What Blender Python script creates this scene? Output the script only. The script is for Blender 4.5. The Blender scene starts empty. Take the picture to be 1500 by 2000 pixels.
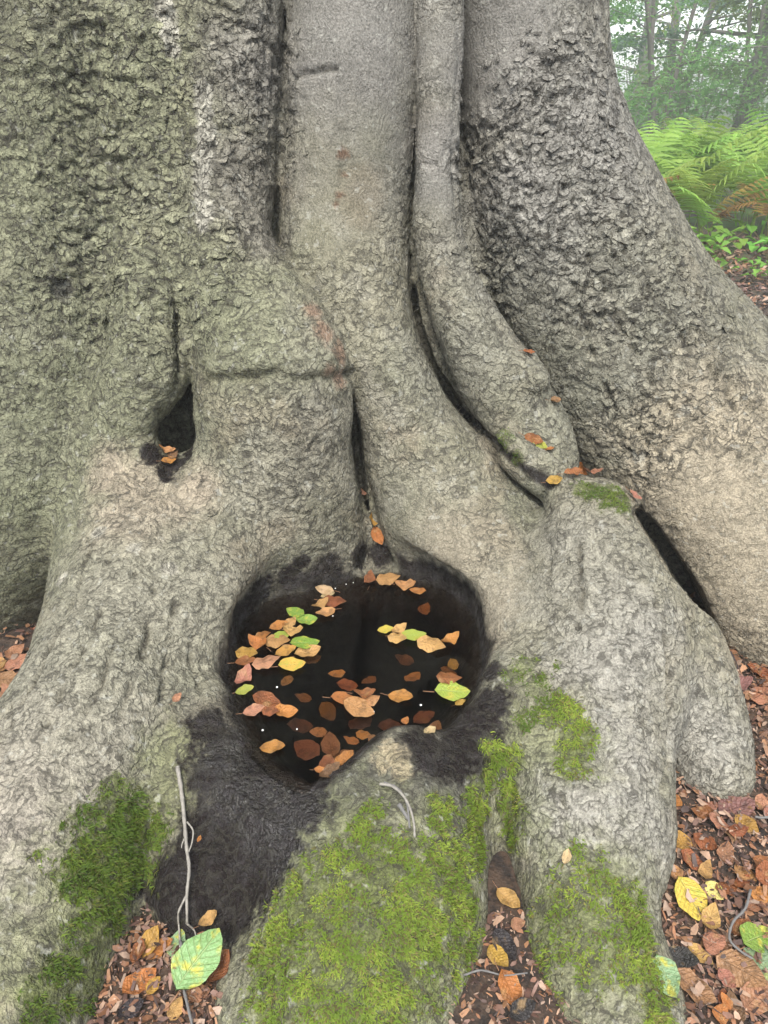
import bpy, math, random
import numpy as np
from mathutils import Vector, Matrix, Euler
from mathutils.bvhtree import BVHTree

# ------------------------------------------------------------------ camera, sky, sun, exposure
scene = bpy.context.scene
COL = scene.collection
CAM_Z, PITCH, FPX = 1.5, math.radians(29.4), 1511.0      # metres, downward tilt, focal length in photo pixels
cam_data = bpy.data.cameras.new('camera')
cam = bpy.data.objects.new('camera', cam_data)
COL.objects.link(cam)
cam.location = (0, 0, CAM_Z)
cam.rotation_euler = (math.pi / 2 - PITCH, 0, 0)
cam_data.sensor_fit = 'VERTICAL'
cam_data.sensor_height = 24.0
cam_data.lens = 24.0 * FPX / 2000.0
cam_data.clip_start, cam_data.clip_end = 0.02, 2000.0
scene.camera = cam

SUN_EL, SUN_AZ = math.radians(58), math.radians(190)      # azimuth clockwise from +Y: behind and left of the camera
world = bpy.data.worlds.new('World')
scene.world = world
world.use_nodes = True
wn, wl = world.node_tree.nodes, world.node_tree.links
wn.clear()
sky = wn.new('ShaderNodeTexSky')
sky.sky_type = 'NISHITA'
sky.sun_disc = False
sky.sun_elevation = SUN_EL
sky.sun_rotation = SUN_AZ
sky.air_density = 1.0
sky.dust_density = 1.2
hs = wn.new('ShaderNodeHueSaturation')
hs.inputs['Saturation'].default_value = 0.30              # an overcast, milky sky
bg = wn.new('ShaderNodeBackground')
bg.inputs['Strength'].default_value = 0.10
wo = wn.new('ShaderNodeOutputWorld')
wl.new(sky.outputs[0], hs.inputs['Color'])
wl.new(hs.outputs[0], bg.inputs['Color'])
wl.new(bg.outputs[0], wo.inputs['Surface'])

sun_data = bpy.data.lights.new('sun', 'SUN')
sun_data.energy = 1.5
sun_data.angle = math.radians(20)
sun_data.color = (1.0, 0.95, 0.87)
sun = bpy.data.objects.new('sun', sun_data)
COL.objects.link(sun)
_sd = Vector((math.sin(SUN_AZ) * math.cos(SUN_EL), math.cos(SUN_AZ) * math.cos(SUN_EL), math.sin(SUN_EL)))
sun.rotation_euler = _sd.to_track_quat('Z', 'Y').to_euler()

scene.view_settings.view_transform = 'Standard'
scene.view_settings.look = 'None'
scene.view_settings.exposure = 2.0
scene.view_settings.gamma = 1.0
scene.view_settings.use_curve_mapping = False
scene.cycles.use_denoising = True
scene.cycles.use_adaptive_sampling = True
scene.cycles.adaptive_threshold = 0.025
scene.cycles.max_bounces = 8
scene.cycles.volume_bounces = 1
scene.cycles.transparent_max_bounces = 12
scene.cycles.caustics_reflective = False
scene.cycles.caustics_refractive = False

rng = np.random.default_rng(7)
random.seed(7)

# ------------------------------------------------------------------ numpy helpers: view rays, noise
CP, SP = math.cos(PITCH), math.sin(PITCH)


def ray(px, py):
    """unit direction from the standpoint through a point of the photograph (used to survey positions on the place)"""
    a, b = (px - 750) / FPX, (1000 - py) / FPX
    v = np.array([a, CP + SP * b, -SP + CP * b])
    return v / np.linalg.norm(v)


CAM = np.array([0.0, 0.0, CAM_Z])


def at_z(px, py, z):
    d = ray(px, py)
    return CAM + d * ((z - CAM_Z) / d[2])


def _hash(ix, iy, iz, seed=0):
    h = (ix.astype(np.uint32) * np.uint32(73856093)) ^ (iy.astype(np.uint32) * np.uint32(19349663)) ^ \
        (iz.astype(np.uint32) * np.uint32(83492791)) ^ np.uint32((seed * 2654435761) & 0xffffffff)
    h ^= h >> np.uint32(15)
    h *= np.uint32(2246822519)
    h ^= h >> np.uint32(13)
    h *= np.uint32(3266489917)
    h ^= h >> np.uint32(16)
    return h


def _u01(h):
    return (h & np.uint32(0xffffff)).astype(np.float32) / np.float32(16777216.0)


def vnoise(P, scale=1.0, seed=0):
    """smooth lattice noise in -1..1"""
    Q = (P * scale).astype(np.float32) + np.float32(1000.0)
    I = np.floor(Q).astype(np.int32)
    f = Q - I
    w = f * f * f * (f * (f * 6 - 15) + 10)
    out = np.zeros(len(P), np.float32)
    for dx in (0, 1):
        wx = w[:, 0] if dx else 1 - w[:, 0]
        for dy in (0, 1):
            wy = w[:, 1] if dy else 1 - w[:, 1]
            for dz in (0, 1):
                wz = w[:, 2] if dz else 1 - w[:, 2]
                h = _hash(I[:, 0] + dx, I[:, 1] + dy, I[:, 2] + dz, seed)
                g = (_u01(h) * 2 - 1) * (f[:, 0] - dx) + (_u01(h >> np.uint32(5)) * 2 - 1) * (f[:, 1] - dy) + \
                    (_u01(h >> np.uint32(8)) * 2 - 1) * (f[:, 2] - dz)
                out += g * wx * wy * wz
    return out * 1.5


def fbm(P, scale, octs=4, seed=0, gain=0.5):
    s, a, o = 0.0, 1.0, np.zeros(len(P), np.float32)
    for k in range(octs):
        o += a * vnoise(P, scale, seed + k * 17)
        s += a
        a *= gain
        scale *= 2.03
    return o / s


def voronoi(P, scale, seed=0):
    """F1, F2, offset to the nearest cell point (in cell units), cell random"""
    Q = (P * scale).astype(np.float32) + np.float32(500.0)
    I = np.floor(Q).astype(np.int32)
    f = Q - I
    n = len(P)
    f1 = np.full(n, 9.0, np.float32)
    f2 = np.full(n, 9.0, np.float32)
    off = np.zeros((n, 3), np.float32)
    rid = np.zeros(n, np.float32)
    for dx in (-1, 0, 1):
        for dy in (-1, 0, 1):
            for dz in (-1, 0, 1):
                h = _hash(I[:, 0] + dx, I[:, 1] + dy, I[:, 2] + dz, seed)
                ox = dx + _u01(h) - f[:, 0]
                oy = dy + _u01(h >> np.uint32(4)) - f[:, 1]
                oz = dz + _u01(h >> np.uint32(8)) - f[:, 2]
                d = np.sqrt(ox * ox + oy * oy + oz * oz)
                near = d < f1
                f2 = np.where(near, f1, np.minimum(f2, d))
                f1 = np.where(near, d, f1)
                off[near, 0], off[near, 1], off[near, 2] = ox[near], oy[near], oz[near]
                rid = np.where(near, _u01(h >> np.uint32(2)), rid)
    return f1, f2, off, rid


def sstep(a, b, x):
    t = np.clip((x - a) / (b - a), 0, 1)
    return t * t * (3 - 2 * t)


# ------------------------------------------------------------------ the beech's body: trunk flutes and roots as swept round limbs
def node(cx, cy, hw, yf):
    """a round cross-section whose front stands at depth yf and whose outline is hw photo pixels wide"""
    d = ray(cx, cy)
    D0 = yf / d[1]
    s = math.sin(math.atan(hw / FPX * math.sqrt(d[0] ** 2 + 1) * 0 + hw / FPX * (CP * d[1] - SP * d[2])))
    r = D0 * s / (1 - s)
    c = CAM + d * (D0 + r)
    return (*c, r)


def spline(nodes, n=4):
    A = np.array(nodes)
    A = np.vstack([2 * A[0] - A[1], A, 2 * A[-1] - A[-2]])
    out = []
    for i in range(1, len(A) - 2):
        p0, p1, p2, p3 = A[i - 1:i + 3]
        for k in range(n):
            t = k / n
            out.append(0.5 * ((2 * p1) + (-p0 + p2) * t + (2 * p0 - 5 * p1 + 4 * p2 - p3) * t * t + (-p0 + 3 * p1 - 3 * p2 + p3) * t ** 3))
    out.append(A[-2])
    out = np.array(out)
    out[:, 3] = np.maximum(out[:, 3], 0.012)
    return out.astype(np.float32)


LIMBS = {}      # name -> (spline, group, blend)


def limb(name, group, k, nodes, n=4):
    LIMBS[name] = (spline([node(*q) if len(q) == 4 else q[1:] for q in nodes], n), group, k)


W = 'w'
limb('core', 'trunk', .03, [(W, -.15, 3.0, 3.3, .60), (W, -.15, 3.0, 1.5, .62), (W, -.12, 2.95, 1.0, .72), (W, -.1, 2.93, .5, .84), (W, -.1, 2.93, -.2, 1.0)])
limb('flute_left', 'left', .05, [(60, -700, 350, 2.2), (60, -250, 350, 2.15), (50, 0, 345, 2.12), (40, 300, 338, 2.08), (25, 550, 318, 1.98),
                               (22, 750, 300, 1.91), (15, 900, 280, 1.88), (-40, 1080, 230, 1.94), (-100, 1250, 190, 1.93), (-130, 1400, 180, 1.9)], 6)
limb('flute_seam', 'left', .08, [(335, -700, 150, 2.25), (335, 0, 145, 2.19), (332, 300, 130, 2.15), (325, 430, 90, 2.11), (295, 540, 78, 2.04), (297, 630, 80, 1.985), (296, 700, 80, 1.94), (258, 785, 70, 1.915), (230, 860, 62, 1.9)])
limb('flute_knee', 'left', .03, [(450, -700, 114, 2.25), (449, -250, 109, 2.2), (446, 0, 109, 2.17), (443, 300, 102, 2.12), (440, 470, 93, 2.06), (475, 585, 118, 1.98),
                               (528, 690, 150, 1.88), (537, 770, 155, 1.845), (540, 860, 157, 1.845), (550, 960, 158, 1.845), (570, 1040, 148, 1.86)], 5)
limb('root_left', 'left', .07, [(225, 800, 110, 2.05), (275, 930, 140, 1.89), (290, 1080, 175, 1.68), (277, 1220, 186, 1.47), (226, 1370, 188, 1.27), (150, 1520, 204, 1.1),
                              (80, 1680, 220, .95), (30, 1830, 222, .83), (-30, 2000, 222, .7), (-80, 2160, 220, .6)], 5)
limb('knee_apron', 'left', .08, [(480, 900, 90, 1.90), (430, 1010, 125, 1.78), (410, 1110, 120, 1.66), (390, 1230, 90, 1.50)])
limb('flute_middle', 'mid', .03, [(697, -700, 136, 2.25), (695, -250, 134, 2.2), (693, 0, 131, 2.17), (688, 200, 134, 2.14), (674, 400, 130, 2.12), (676, 520, 126, 2.08),
                                 (708, 640, 101, 2.03), (759, 740, 91, 2.0), (800, 840, 103, 1.96), (850, 930, 132, 1.9), (900, 1020, 150, 1.82),
                                 (960, 1100, 155, 1.71), (1010, 1180, 150, 1.6), (1040, 1270, 130, 1.48)], 5)
limb('flute_slim', 'slim', .015, [(862, -700, 48, 2.27), (862, -250, 46, 2.23), (860, 0, 45, 2.2), (857, 200, 42, 2.17), (853, 400, 45, 2.14), (864, 500, 50, 2.11),
                               (898, 600, 60, 2.07), (941, 690, 70, 2.03), (988, 770, 78, 1.99), (1036, 840, 73, 1.95), (1080, 900, 50, 1.92)])
limb('knob', 'slim', .045, [(1022, 728, 40, 1.99), (1046, 742, 28, 1.97)], 2)
limb('rootlet', 'slim', .02, [(985, 850, 14, 1.93), (1030, 885, 20, 1.885), (1075, 915, 22, 1.85), (1115, 945, 20, 1.82)])
limb('fork_fill', 'slim', .03, [(1000, 895, 26, 1.92), (1050, 930, 34, 1.865), (1085, 955, 32, 1.82), (1115, 975, 24, 1.78)])
limb('flute_right', 'right', .03, [(1028, -700, 172, 2.35), (1026, -250, 168, 2.3), (1026, 0, 161, 2.28), (1040, 150, 154, 2.25), (1064, 300, 166, 2.2), (1107, 440, 190, 2.15),
                                (1168, 590, 206, 2.1), (1255, 730, 226, 2.04), (1355, 860, 246, 1.97), (1475, 990, 265, 1.89), (1640, 1120, 290, 1.8), (1850, 1240, 300, 1.7)], 8)
limb('foot_right', 'right', .06, [(1310, 890, 100, 1.98), (1410, 1025, 148, 1.87), (1508, 1160, 160, 1.78), (1610, 1270, 150, 1.72), (1750, 1380, 150, 1.65)], 5)
limb('pool_bank', 'front', .08, [(380, 1400, 95, 1.30), (470, 1550, 80, 1.155), (590, 1580, 60, 1.11), (690, 1530, 70, 1.15), (790, 1495, 75, 1.185), (880, 1475, 70, 1.22), (960, 1420, 80, 1.27), (1010, 1340, 80, 1.37)])
limb('pool_slope', 'front', .08, [(400, 1540, 110, 1.15), (422, 1640, 122, 1.065), (415, 1730, 120, .985), (410, 1800, 95, .94)])
limb('root_stump', 'front', .07, [(790, 1500, 95, 1.17), (760, 1620, 185, 1.03), (728, 1750, 228, .90), (690, 1880, 243, .80), (645, 2020, 255, .71), (600, 2180, 255, .62)], 5)
limb('root_pool', 'pool', .04, [(1160, 1020, 90, 1.70), (1168, 1090, 130, 1.6), (1172, 1200, 172, 1.47), (1165, 1310, 185, 1.36), (1140, 1420, 176, 1.25),
                              (1145, 1530, 165, 1.14), (1160, 1630, 150, 1.05), (1165, 1710, 118, .99)], 5)
limb('root_side', 'pool', .025, [(1270, 1190, 105, 1.56), (1330, 1310, 98, 1.45), (1375, 1430, 88, 1.36), (1393, 1500, 77, 1.30)])
limb('root_mossy', 'pool', .05, [(1110, 1640, 110, 1.06), (1135, 1740, 125, .96), (1160, 1850, 140, .86), (1185, 1960, 150, .775), (1210, 2100, 155, .68)])

POOL_Z = 0.20
POOL_PX = [(462, 1290), (470, 1230), (502, 1200), (560, 1174), (640, 1152), (700, 1138), (760, 1128), (826, 1138), (876, 1158), (914, 1194), (933, 1240),
           (935, 1290), (915, 1350), (885, 1405), (850, 1435), (800, 1437), (750, 1442), (705, 1468), (655, 1500), (605, 1530), (560, 1505), (520, 1470), (490, 1430), (468, 1370)]
POOL = np.array([at_z(x, y, POOL_Z)[:2] for x, y in POOL_PX])
_a, _b, _c, _d = (np.roll(POOL, k, 0) for k in (1, 0, -1, -2))          # rounded outline: closed spline through the surveyed points
POOL = np.stack([.5 * (2 * _b + (_c - _a) * u + (2 * _a - 5 * _b + 4 * _c - _d) * u * u + (3 * _b - 3 * _c + _d - _a) * u ** 3) for u in (0, 1 / 3, 2 / 3)], 1).reshape(-1, 2).astype(np.float32)


def poly_sd(XY):
    """signed distance to the pool outline seen from above"""
    n = len(XY)
    d2 = np.full(n, 1e9, np.float32)
    ins = np.zeros(n, bool)
    for i in range(len(POOL)):
        a, b = POOL[i], POOL[(i + 1) % len(POOL)]
        e = b - a
        w = XY - a
        t = np.clip((w @ e) / (e @ e), 0, 1)
        q = w - t[:, None] * e
        d2 = np.minimum(d2, (q * q).sum(1))
        c = ((a[1] <= XY[:, 1]) != (b[1] <= XY[:, 1]))
        xi = a[0] + (XY[:, 1] - a[1]) / (e[1] if abs(e[1]) > 1e-9 else 1e-9) * e[0]
        ins ^= c & (XY[:, 0] < xi)
    d = np.sqrt(d2)
    return np.where(ins, -d, d)


def limb_sd(sp, P, far=0.25):
    """distance to a swept round limb; far where it is well away"""
    out = np.full(len(P), far, np.float32)
    lo = (sp[:, :3] - sp[:, 3:4]).min(0) - far
    hi = (sp[:, :3] + sp[:, 3:4]).max(0) + far
    idx = np.nonzero((P[:, 1] > lo[1]) & (P[:, 1] < hi[1]) & (P[:, 0] > lo[0]) & (P[:, 0] < hi[0]) & (P[:, 2] > lo[2]) & (P[:, 2] < hi[2]))[0]
    if not len(idx):
        return out
    Q = P[idx]
    QX, QY, QZ = np.ascontiguousarray(Q.T)
    best = np.full(len(idx), far, np.float32)
    for i in range(len(sp) - 1):
        a, b = sp[i], sp[i + 1]
        rm = max(a[3], b[3]) + far
        lo = np.minimum(a[:3], b[:3]) - rm
        hi = np.maximum(a[:3], b[:3]) + rm
        j = np.nonzero((QZ > lo[2]) & (QZ < hi[2]) & (QX > lo[0]) & (QX < hi[0]) & (QY > lo[1]) & (QY < hi[1]))[0]
        if not len(j):
            continue
        wx, wy, wz = QX[j] - a[0], QY[j] - a[1], QZ[j] - a[2]
        e = b[:3] - a[:3]
        t = np.clip((wx * e[0] + wy * e[1] + wz * e[2]) / (e @ e), 0, 1)
        wx -= t * e[0]
        wy -= t * e[1]
        wz -= t * e[2]
        d = np.sqrt(wx * wx + wy * wy + wz * wz) - (a[3] + t * (b[3] - a[3]))
        best[j] = np.minimum(best[j], d)
    out[idx] = best
    return out


def smin(a, b, k):
    h = np.clip(0.5 + 0.5 * (b - a) / k, 0, 1)
    return b + (a - b) * h - k * h * (1 - h)


HOLE = spline([node(349, 735, 6, 1.97), node(348, 780, 12, 1.94), node(344, 830, 24, 1.91), node(338, 878, 30, 1.88), node(328, 915, 18, 1.86)], 3)
HOLE2 = spline([(*(CAM + ray(342, 850) * 2.08), .038), (*(CAM + ray(350, 845) * 2.45), .075)], 2)


def crevice(pts, y0, y1, r0, r1, n=4):
    """a cleft between two limbs: a fan of narrow deep cuts along a surveyed line"""
    A = spline([(x, y, 0, max(.012, .012)) for x, y in pts], n)
    m = len(A) - 1
    out = []
    for i, (x, y, _, _) in enumerate(A):
        d = ray(x, y)
        r = r0 + (r1 - r0) * math.sin(math.pi * (i + .5) / (m + 1))
        out.append(np.array([[*(CAM + d * (y0 / d[1])), r], [*(CAM + d * (y1 / d[1])), r * .8]], np.float32))
    return out


CUTS = [crevice([(1248, 1000), (1275, 1035), (1305, 1080), (1345, 1145), (1380, 1210), (1408, 1268)], 1.6, 2.15, .016, .028, 8),
        crevice([(803, 500), (812, 600), (838, 690), (868, 750), (905, 805), (945, 845)], 1.9, 2.3, .005, .013, 12),
        crevice([(690, 770), (695, 830), (700, 900), (712, 970), (733, 1030)], 1.8, 2.2, .003, .011, 12),
        crevice([(346, 600), (345, 660), (346, 700), (348, 740)], 1.9, 2.2, .003, .006, 14)]
GROUPS = ['trunk', 'left', 'mid', 'slim', 'front', 'pool', 'right']
GROUP_BLEND = {'trunk': .02, 'left': .02, 'mid': .012, 'slim': .008, 'right': .03, 'pool': .05, 'front': .05}


def body(P, ident=False, far=0.12):
    P = np.ascontiguousarray(P, np.float32)
    tot = None
    near = np.full(len(P), 9.0, np.float32)
    who = np.zeros(len(P), np.int8)
    for g in GROUPS:
        dg = None
        for i, (nm, (sp, gg, k)) in enumerate(LIMBS.items()):
            if gg != g:
                continue
            d = limb_sd(sp, P, far)
            if ident:
                m = d < near
                near[m] = d[m]
                who[m] = i
            dg = d if dg is None else smin(dg, d, k)
        tot = dg if tot is None else smin(tot, dg, GROUP_BLEND[g])
    # the pool's basin and the dark hollow between two flutes
    z = P[:, 2] - POOL_Z
    near_pool = np.nonzero((P[:, 0] > POOL[:, 0].min() - .35) & (P[:, 0] < POOL[:, 0].max() + .35) & (P[:, 1] > POOL[:, 1].min() - .35) & (P[:, 1] < POOL[:, 1].max() + .35) & (z < .25))[0]
    tp, z = tot[near_pool], z[near_pool]
    pd = poly_sd(P[near_pool, :2])
    bowl = np.maximum(pd - 0.10 - np.clip(-z, 0, .3) * .5, z + 0.015)
    tp = smin(tp, bowl, .05)
    sd = pd - np.clip(z, -0.2, 0.14) * np.where(z > 0, 0.22, 0.6)
    carve = np.maximum(-smin(-sd, 0.13 - z, .10), -0.15 - z)
    tot[near_pool] = -smin(-tp, carve, .045)
    for fan in CUTS:
        A = np.concatenate(fan)
        lo, hi = A[:, :3].min(0) - .09, A[:, :3].max(0) + .09
        i = np.nonzero((P[:, 0] > lo[0]) & (P[:, 0] < hi[0]) & (P[:, 1] > lo[1]) & (P[:, 1] < hi[1]) & (P[:, 2] > lo[2]) & (P[:, 2] < hi[2]))[0]
        if len(i):
            dc = np.full(len(i), .06, np.float32)
            for cut in fan:
                dc = np.minimum(dc, limb_sd(cut, P[i], .06))
            tot[i] = -smin(-tot[i], dc, .012)
    tot = -smin(-tot, limb_sd(HOLE, P), .02)
    tot = -smin(-tot, limb_sd(HOLE2, P), .02)
    if ident:
        return tot, who
    return tot


BVH = None


def trace(pts):
    """where the rays through these photo points meet the tree (nan where they miss)"""
    out = []
    for p in pts:
        hit = BVH.ray_cast(Vector(CAM), Vector(ray(*p)))[0]
        out.append((np.nan,) * 3 if hit is None else tuple(hit))
    return np.array(out, np.float32)


def axis_coords(stops):
    out = [stops[0][0]]
    for (a, h0), (b, h1) in zip(stops, stops[1:]):
        n = max(1, int(round((b - a) / (0.5 * (h0 + h1)))))
        u = np.linspace(0, 1, n + 1)[1:]
        if abs(h0 - h1) < 1e-9:
            out += list(a + (b - a) * u)
        else:
            q = h1 / h0
            out += list(a + (b - a) * (q ** u - 1) / (q - 1))
    return np.array(out, np.float32)


def surface_net(h):
    xs = axis_coords([(-1.9, .06), (-1.15, h), (1.25, h), (2.3, .07)])
    ys = axis_coords([(.36, h), (2.45, h), (3.9, .09)])
    zs = axis_coords([(-.09, h), (1.85, h), (3.3, .08)])
    n = [len(xs), len(ys), len(zs)]
    S = 4
    cx, cy, cz = [np.arange(0, m + S, S).clip(0, m - 1) for m in n]
    G = np.stack(np.meshgrid(xs[cx], ys[cy], zs[cz], indexing='ij'), -1).reshape(-1, 3)
    C = body(G, far=.6).reshape(len(cx), len(cy), len(cz))
    ii = [np.minimum((np.arange(m) + S // 2) // S, len(c) - 1) for m, c in zip(n, (cx, cy, cz))]
    V = C[np.ix_(*ii)]
    sp = [np.gradient(a) for a in (xs, ys, zs)]
    thr = 2.4 * np.sqrt(sp[0][:, None, None] ** 2 + sp[1][None, :, None] ** 2 + sp[2][None, None, :] ** 2) * 1.15
    act = np.argwhere(np.abs(V) < thr)
    P = np.stack([xs[act[:, 0]], ys[act[:, 1]], zs[act[:, 2]]], 1)
    V = V.copy()
    V[act[:, 0], act[:, 1], act[:, 2]] = body(P)
    V[0], V[-1], V[:, 0], V[:, -1], V[:, :, 0], V[:, :, -1] = .01, .01, .01, .01, .01, .01
    ins = V < 0
    cnt = np.zeros([m - 1 for m in n], np.int8)
    for o in range(8):
        a, b, c = o & 1, (o >> 1) & 1, (o >> 2) & 1
        cnt += ins[a:n[0] - 1 + a, b:n[1] - 1 + b, c:n[2] - 1 + c]
    cells = np.argwhere((cnt > 0) & (cnt < 8))
    vid = np.full([m - 1 for m in n], -1, np.int32)
    vid[cells[:, 0], cells[:, 1], cells[:, 2]] = np.arange(len(cells))
    corner = np.array([[o & 1, (o >> 1) & 1, (o >> 2) & 1] for o in range(8)])
    val = np.stack([V[cells[:, 0] + o[0], cells[:, 1] + o[1], cells[:, 2] + o[2]] for o in corner], 1)
    pos = np.stack([np.stack([xs[cells[:, 0] + o[0]], ys[cells[:, 1] + o[1]], zs[cells[:, 2] + o[2]]], 1) for o in corner], 1)
    acc, num = np.zeros((len(cells), 3)), np.zeros(len(cells))
    for p in range(8):
        for b in (1, 2, 4):
            q = p | b
            if q == p:
                continue
            m = (val[:, p] < 0) != (val[:, q] < 0)
            t = np.where(m, val[:, p] / np.where(m, val[:, p] - val[:, q], 1), 0)[:, None]
            acc += np.where(m[:, None], pos[:, p] + (pos[:, q] - pos[:, p]) * t, 0)
            num += m
    verts = acc / num[:, None]
    quads = []
    for ax in range(3):
        o1, o2 = (ax + 1) % 3, (ax + 2) % 3
        sl0 = [slice(None)] * 3
        sl1 = [slice(None)] * 3
        sl0[ax], sl1[ax] = slice(0, -1), slice(1, None)
        e = np.argwhere(ins[tuple(sl0)] != ins[tuple(sl1)])
        e = e[(e[:, o1] > 0) & (e[:, o2] > 0) & (e[:, o1] < n[o1] - 1) & (e[:, o2] < n[o2] - 1)]
        flip = ins[e[:, 0], e[:, 1], e[:, 2]]
        u1, u2 = np.eye(3, dtype=int)[o1], np.eye(3, dtype=int)[o2]
        f = [vid[tuple((e - u1 * a - u2 * b).T)] for a, b in ((1, 1), (0, 1), (0, 0), (1, 0))]
        f = np.stack(f, 1)
        f[~flip] = f[~flip][:, ::-1]
        quads.append(f)
    return verts.astype(np.float32), np.vstack(quads)


def subdivide(V, F):
    E = np.sort(np.vstack([F[:, [i, (i + 1) % 4]] for i in range(4)]), 1)
    key = E[:, 0].astype(np.int64) * len(V) + E[:, 1]
    uk, inv = np.unique(key, return_inverse=True)
    mid = 0.5 * (V[uk // len(V)] + V[uk % len(V)])
    cen = V[F].mean(1)
    nv, ne, nf = len(V), len(uk), len(F)
    em = inv.reshape(4, nf).T + nv
    c = np.arange(nf) + nv + ne
    out = np.concatenate([np.stack([F[:, i], em[:, i], c, em[:, (i + 3) % 4]], 1) for i in range(4)])
    return np.vstack([V, mid, cen]).astype(np.float32), out


def vertex_normals(V, F):
    a, b, c, d = (V[F[:, i]] for i in range(4))
    N = np.cross(c - a, d - b)
    out = np.zeros_like(V)
    for i in range(4):
        for k in range(3):
            out[:, k] += np.bincount(F[:, i], N[:, k], len(V)).astype(V.dtype)
    return out / np.maximum(np.linalg.norm(out, axis=1, keepdims=True), 1e-12)


def project(V, F, times=1):
    for _ in range(times):
        V = V - vertex_normals(V, F) * np.clip(body(V), -.008, .008)[:, None]
    return V


def relax(V, F, lam=0.5):
    acc, num = np.zeros_like(V), np.zeros(len(V), np.float32)
    for i in range(4):
        a, b = F[:, i], F[:, (i + 1) % 4]
        for p, q in ((a, b), (b, a)):
            for k in range(3):
                acc[:, k] += np.bincount(p, V[q, k], len(V)).astype(np.float32)
            num += np.bincount(p, minlength=len(V)).astype(np.float32)
    return V + lam * (acc / np.maximum(num, 1)[:, None] - V)
NET_H = .0125

# ------------------------------------------------------------------ object and material helpers
def tag(o, label=None, cat=None, group=None, kind=None):
    for k, v in (('label', label), ('category', cat), ('group', group), ('kind', kind)):
        if v:
            o[k] = v
    return o


def link_mesh(name, me, parent=None):
    o = bpy.data.objects.new(name, me)
    COL.objects.link(o)
    if parent is not None:
        o.parent = parent
        o.matrix_parent_inverse = Matrix.Translation(-parent.location) if parent.type == 'EMPTY' else Matrix()
    return o


def mesh_np(name, V, F, smooth=True):
    """fast mesh from arrays of equal-sized faces"""
    me = bpy.data.meshes.new(name)
    n, k = F.shape
    me.vertices.add(len(V))
    me.vertices.foreach_set('co', np.ascontiguousarray(V, np.float32).ravel())
    me.loops.add(n * k)
    me.loops.foreach_set('vertex_index', np.ascontiguousarray(F, np.int32).ravel())
    me.polygons.add(n)
    me.polygons.foreach_set('loop_start', np.arange(0, n * k, k, dtype=np.int32))
    me.polygons.foreach_set('loop_total', np.full(n, k, np.int32))
    me.update(calc_edges=True)
    me.polygons.foreach_set('use_smooth', np.full(n, smooth))
    return me


def set_attr(me, name, arr):
    arr = np.asarray(arr, np.float32)
    if arr.ndim == 2:
        a = me.attributes.new(name, 'FLOAT_COLOR', 'POINT')
        c = np.ones((len(arr), 4), np.float32)
        c[:, :3] = arr[:, :3]
        a.data.foreach_set('color', c.ravel())
    else:
        a = me.attributes.new(name, 'FLOAT', 'POINT')
        a.data.foreach_set('value', arr)


class NT:
    """small node-tree writer"""

    def __init__(self, name, disp=False):
        self.m = bpy.data.materials.new(name)
        self.m.use_nodes = True
        self.t = self.m.node_tree
        self.b = self.t.nodes['Principled BSDF']
        self.out = self.t.nodes['Material Output']

    def n(self, typ, ins=None, **kw):
        nd = self.t.nodes.new(typ)
        for k, v in kw.items():
            setattr(nd, k, v)
        for k, v in (ins or {}).items():
            self.put(nd.inputs[k], v)
        return nd

    def put(self, sock, v):
        if isinstance(v, bpy.types.NodeSocket):
            self.t.links.new(v, sock)
        elif isinstance(v, bpy.types.Node):
            self.t.links.new(v.outputs[0], sock)
        else:
            sock.default_value = v

    def math(self, op, a, b=0.0, c=None, clamp=False):
        nd = self.n('ShaderNodeMath', {0: a, 1: b}, operation=op, use_clamp=clamp)
        if c is not None:
            self.put(nd.inputs[2], c)
        return nd.outputs[0]

    def vmath(self, op, a, b=(0, 0, 0), out=0):
        nd = self.n('ShaderNodeVectorMath', {0: a, 1: b}, operation=op)
        return nd.outputs['Value'] if out else nd.outputs[0]

    def noise(self, vec, scale, detail=3, rough=.55, col=False):
        nd = self.n('ShaderNodeTexNoise', {'Vector': vec, 'Scale': scale, 'Detail': detail, 'Roughness': rough})
        return nd.outputs[1 if col else 0]

    def ramp(self, x, a, b, lo=0.0, hi=1.0, smooth=True):
        nd = self.n('ShaderNodeMapRange', {'Value': x, 'From Min': a, 'From Max': b, 'To Min': lo, 'To Max': hi})
        if smooth:
            nd.interpolation_type = 'SMOOTHSTEP'
        return nd.outputs[0]

    def mix(self, f, a, b, typ='RGBA', blend='MIX'):
        nd = self.n('ShaderNodeMix', data_type=typ)
        if typ == 'RGBA':
            nd.blend_type = blend
            s = (0, 6, 7)
            o = 2
        else:
            s = (0, 2, 3)
            o = 0
        for k, v in zip(s, (f, a, b)):
            if typ == 'RGBA' and isinstance(v, tuple) and len(v) == 3:
                v = (*v, 1)
            self.put(nd.inputs[k], v)
        return nd.outputs[o]

    def attr(self, name, out='Color'):
        return self.n('ShaderNodeAttribute', attribute_name=name).outputs[out]


# ------------------------------------------------------------------ the beech's bark: relief, stains and the faces of each limb
def blob_mask(V, spots, edge=.35, seed=0, nscale=14, namp=.5):
    """soft-edged patches round surveyed points (x, y in the photo, radius in metres), with ragged outlines"""
    X = trace([(s[0], s[1]) for s in spots])
    out = np.zeros(len(V), np.float32)
    wob = None
    for x, s in zip(X, spots):
        if np.isnan(x[0]):
            continue
        r = s[2]
        lo, hi = x - r * 1.8, x + r * 1.8
        i = np.nonzero(((V > lo) & (V < hi)).all(1))[0]
        if not len(i):
            continue
        d = np.linalg.norm(V[i] - x, axis=1) / r
        d = d + namp * (fbm(V[i], nscale, 3, seed) + .6 * vnoise(V[i], nscale * 4.3, seed + 5))
        out[i] = np.maximum(out[i], (1 - sstep(1 - edge, 1 + edge, d)) * (s[3] if len(s) > 3 else 1.0))
    return out


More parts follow.
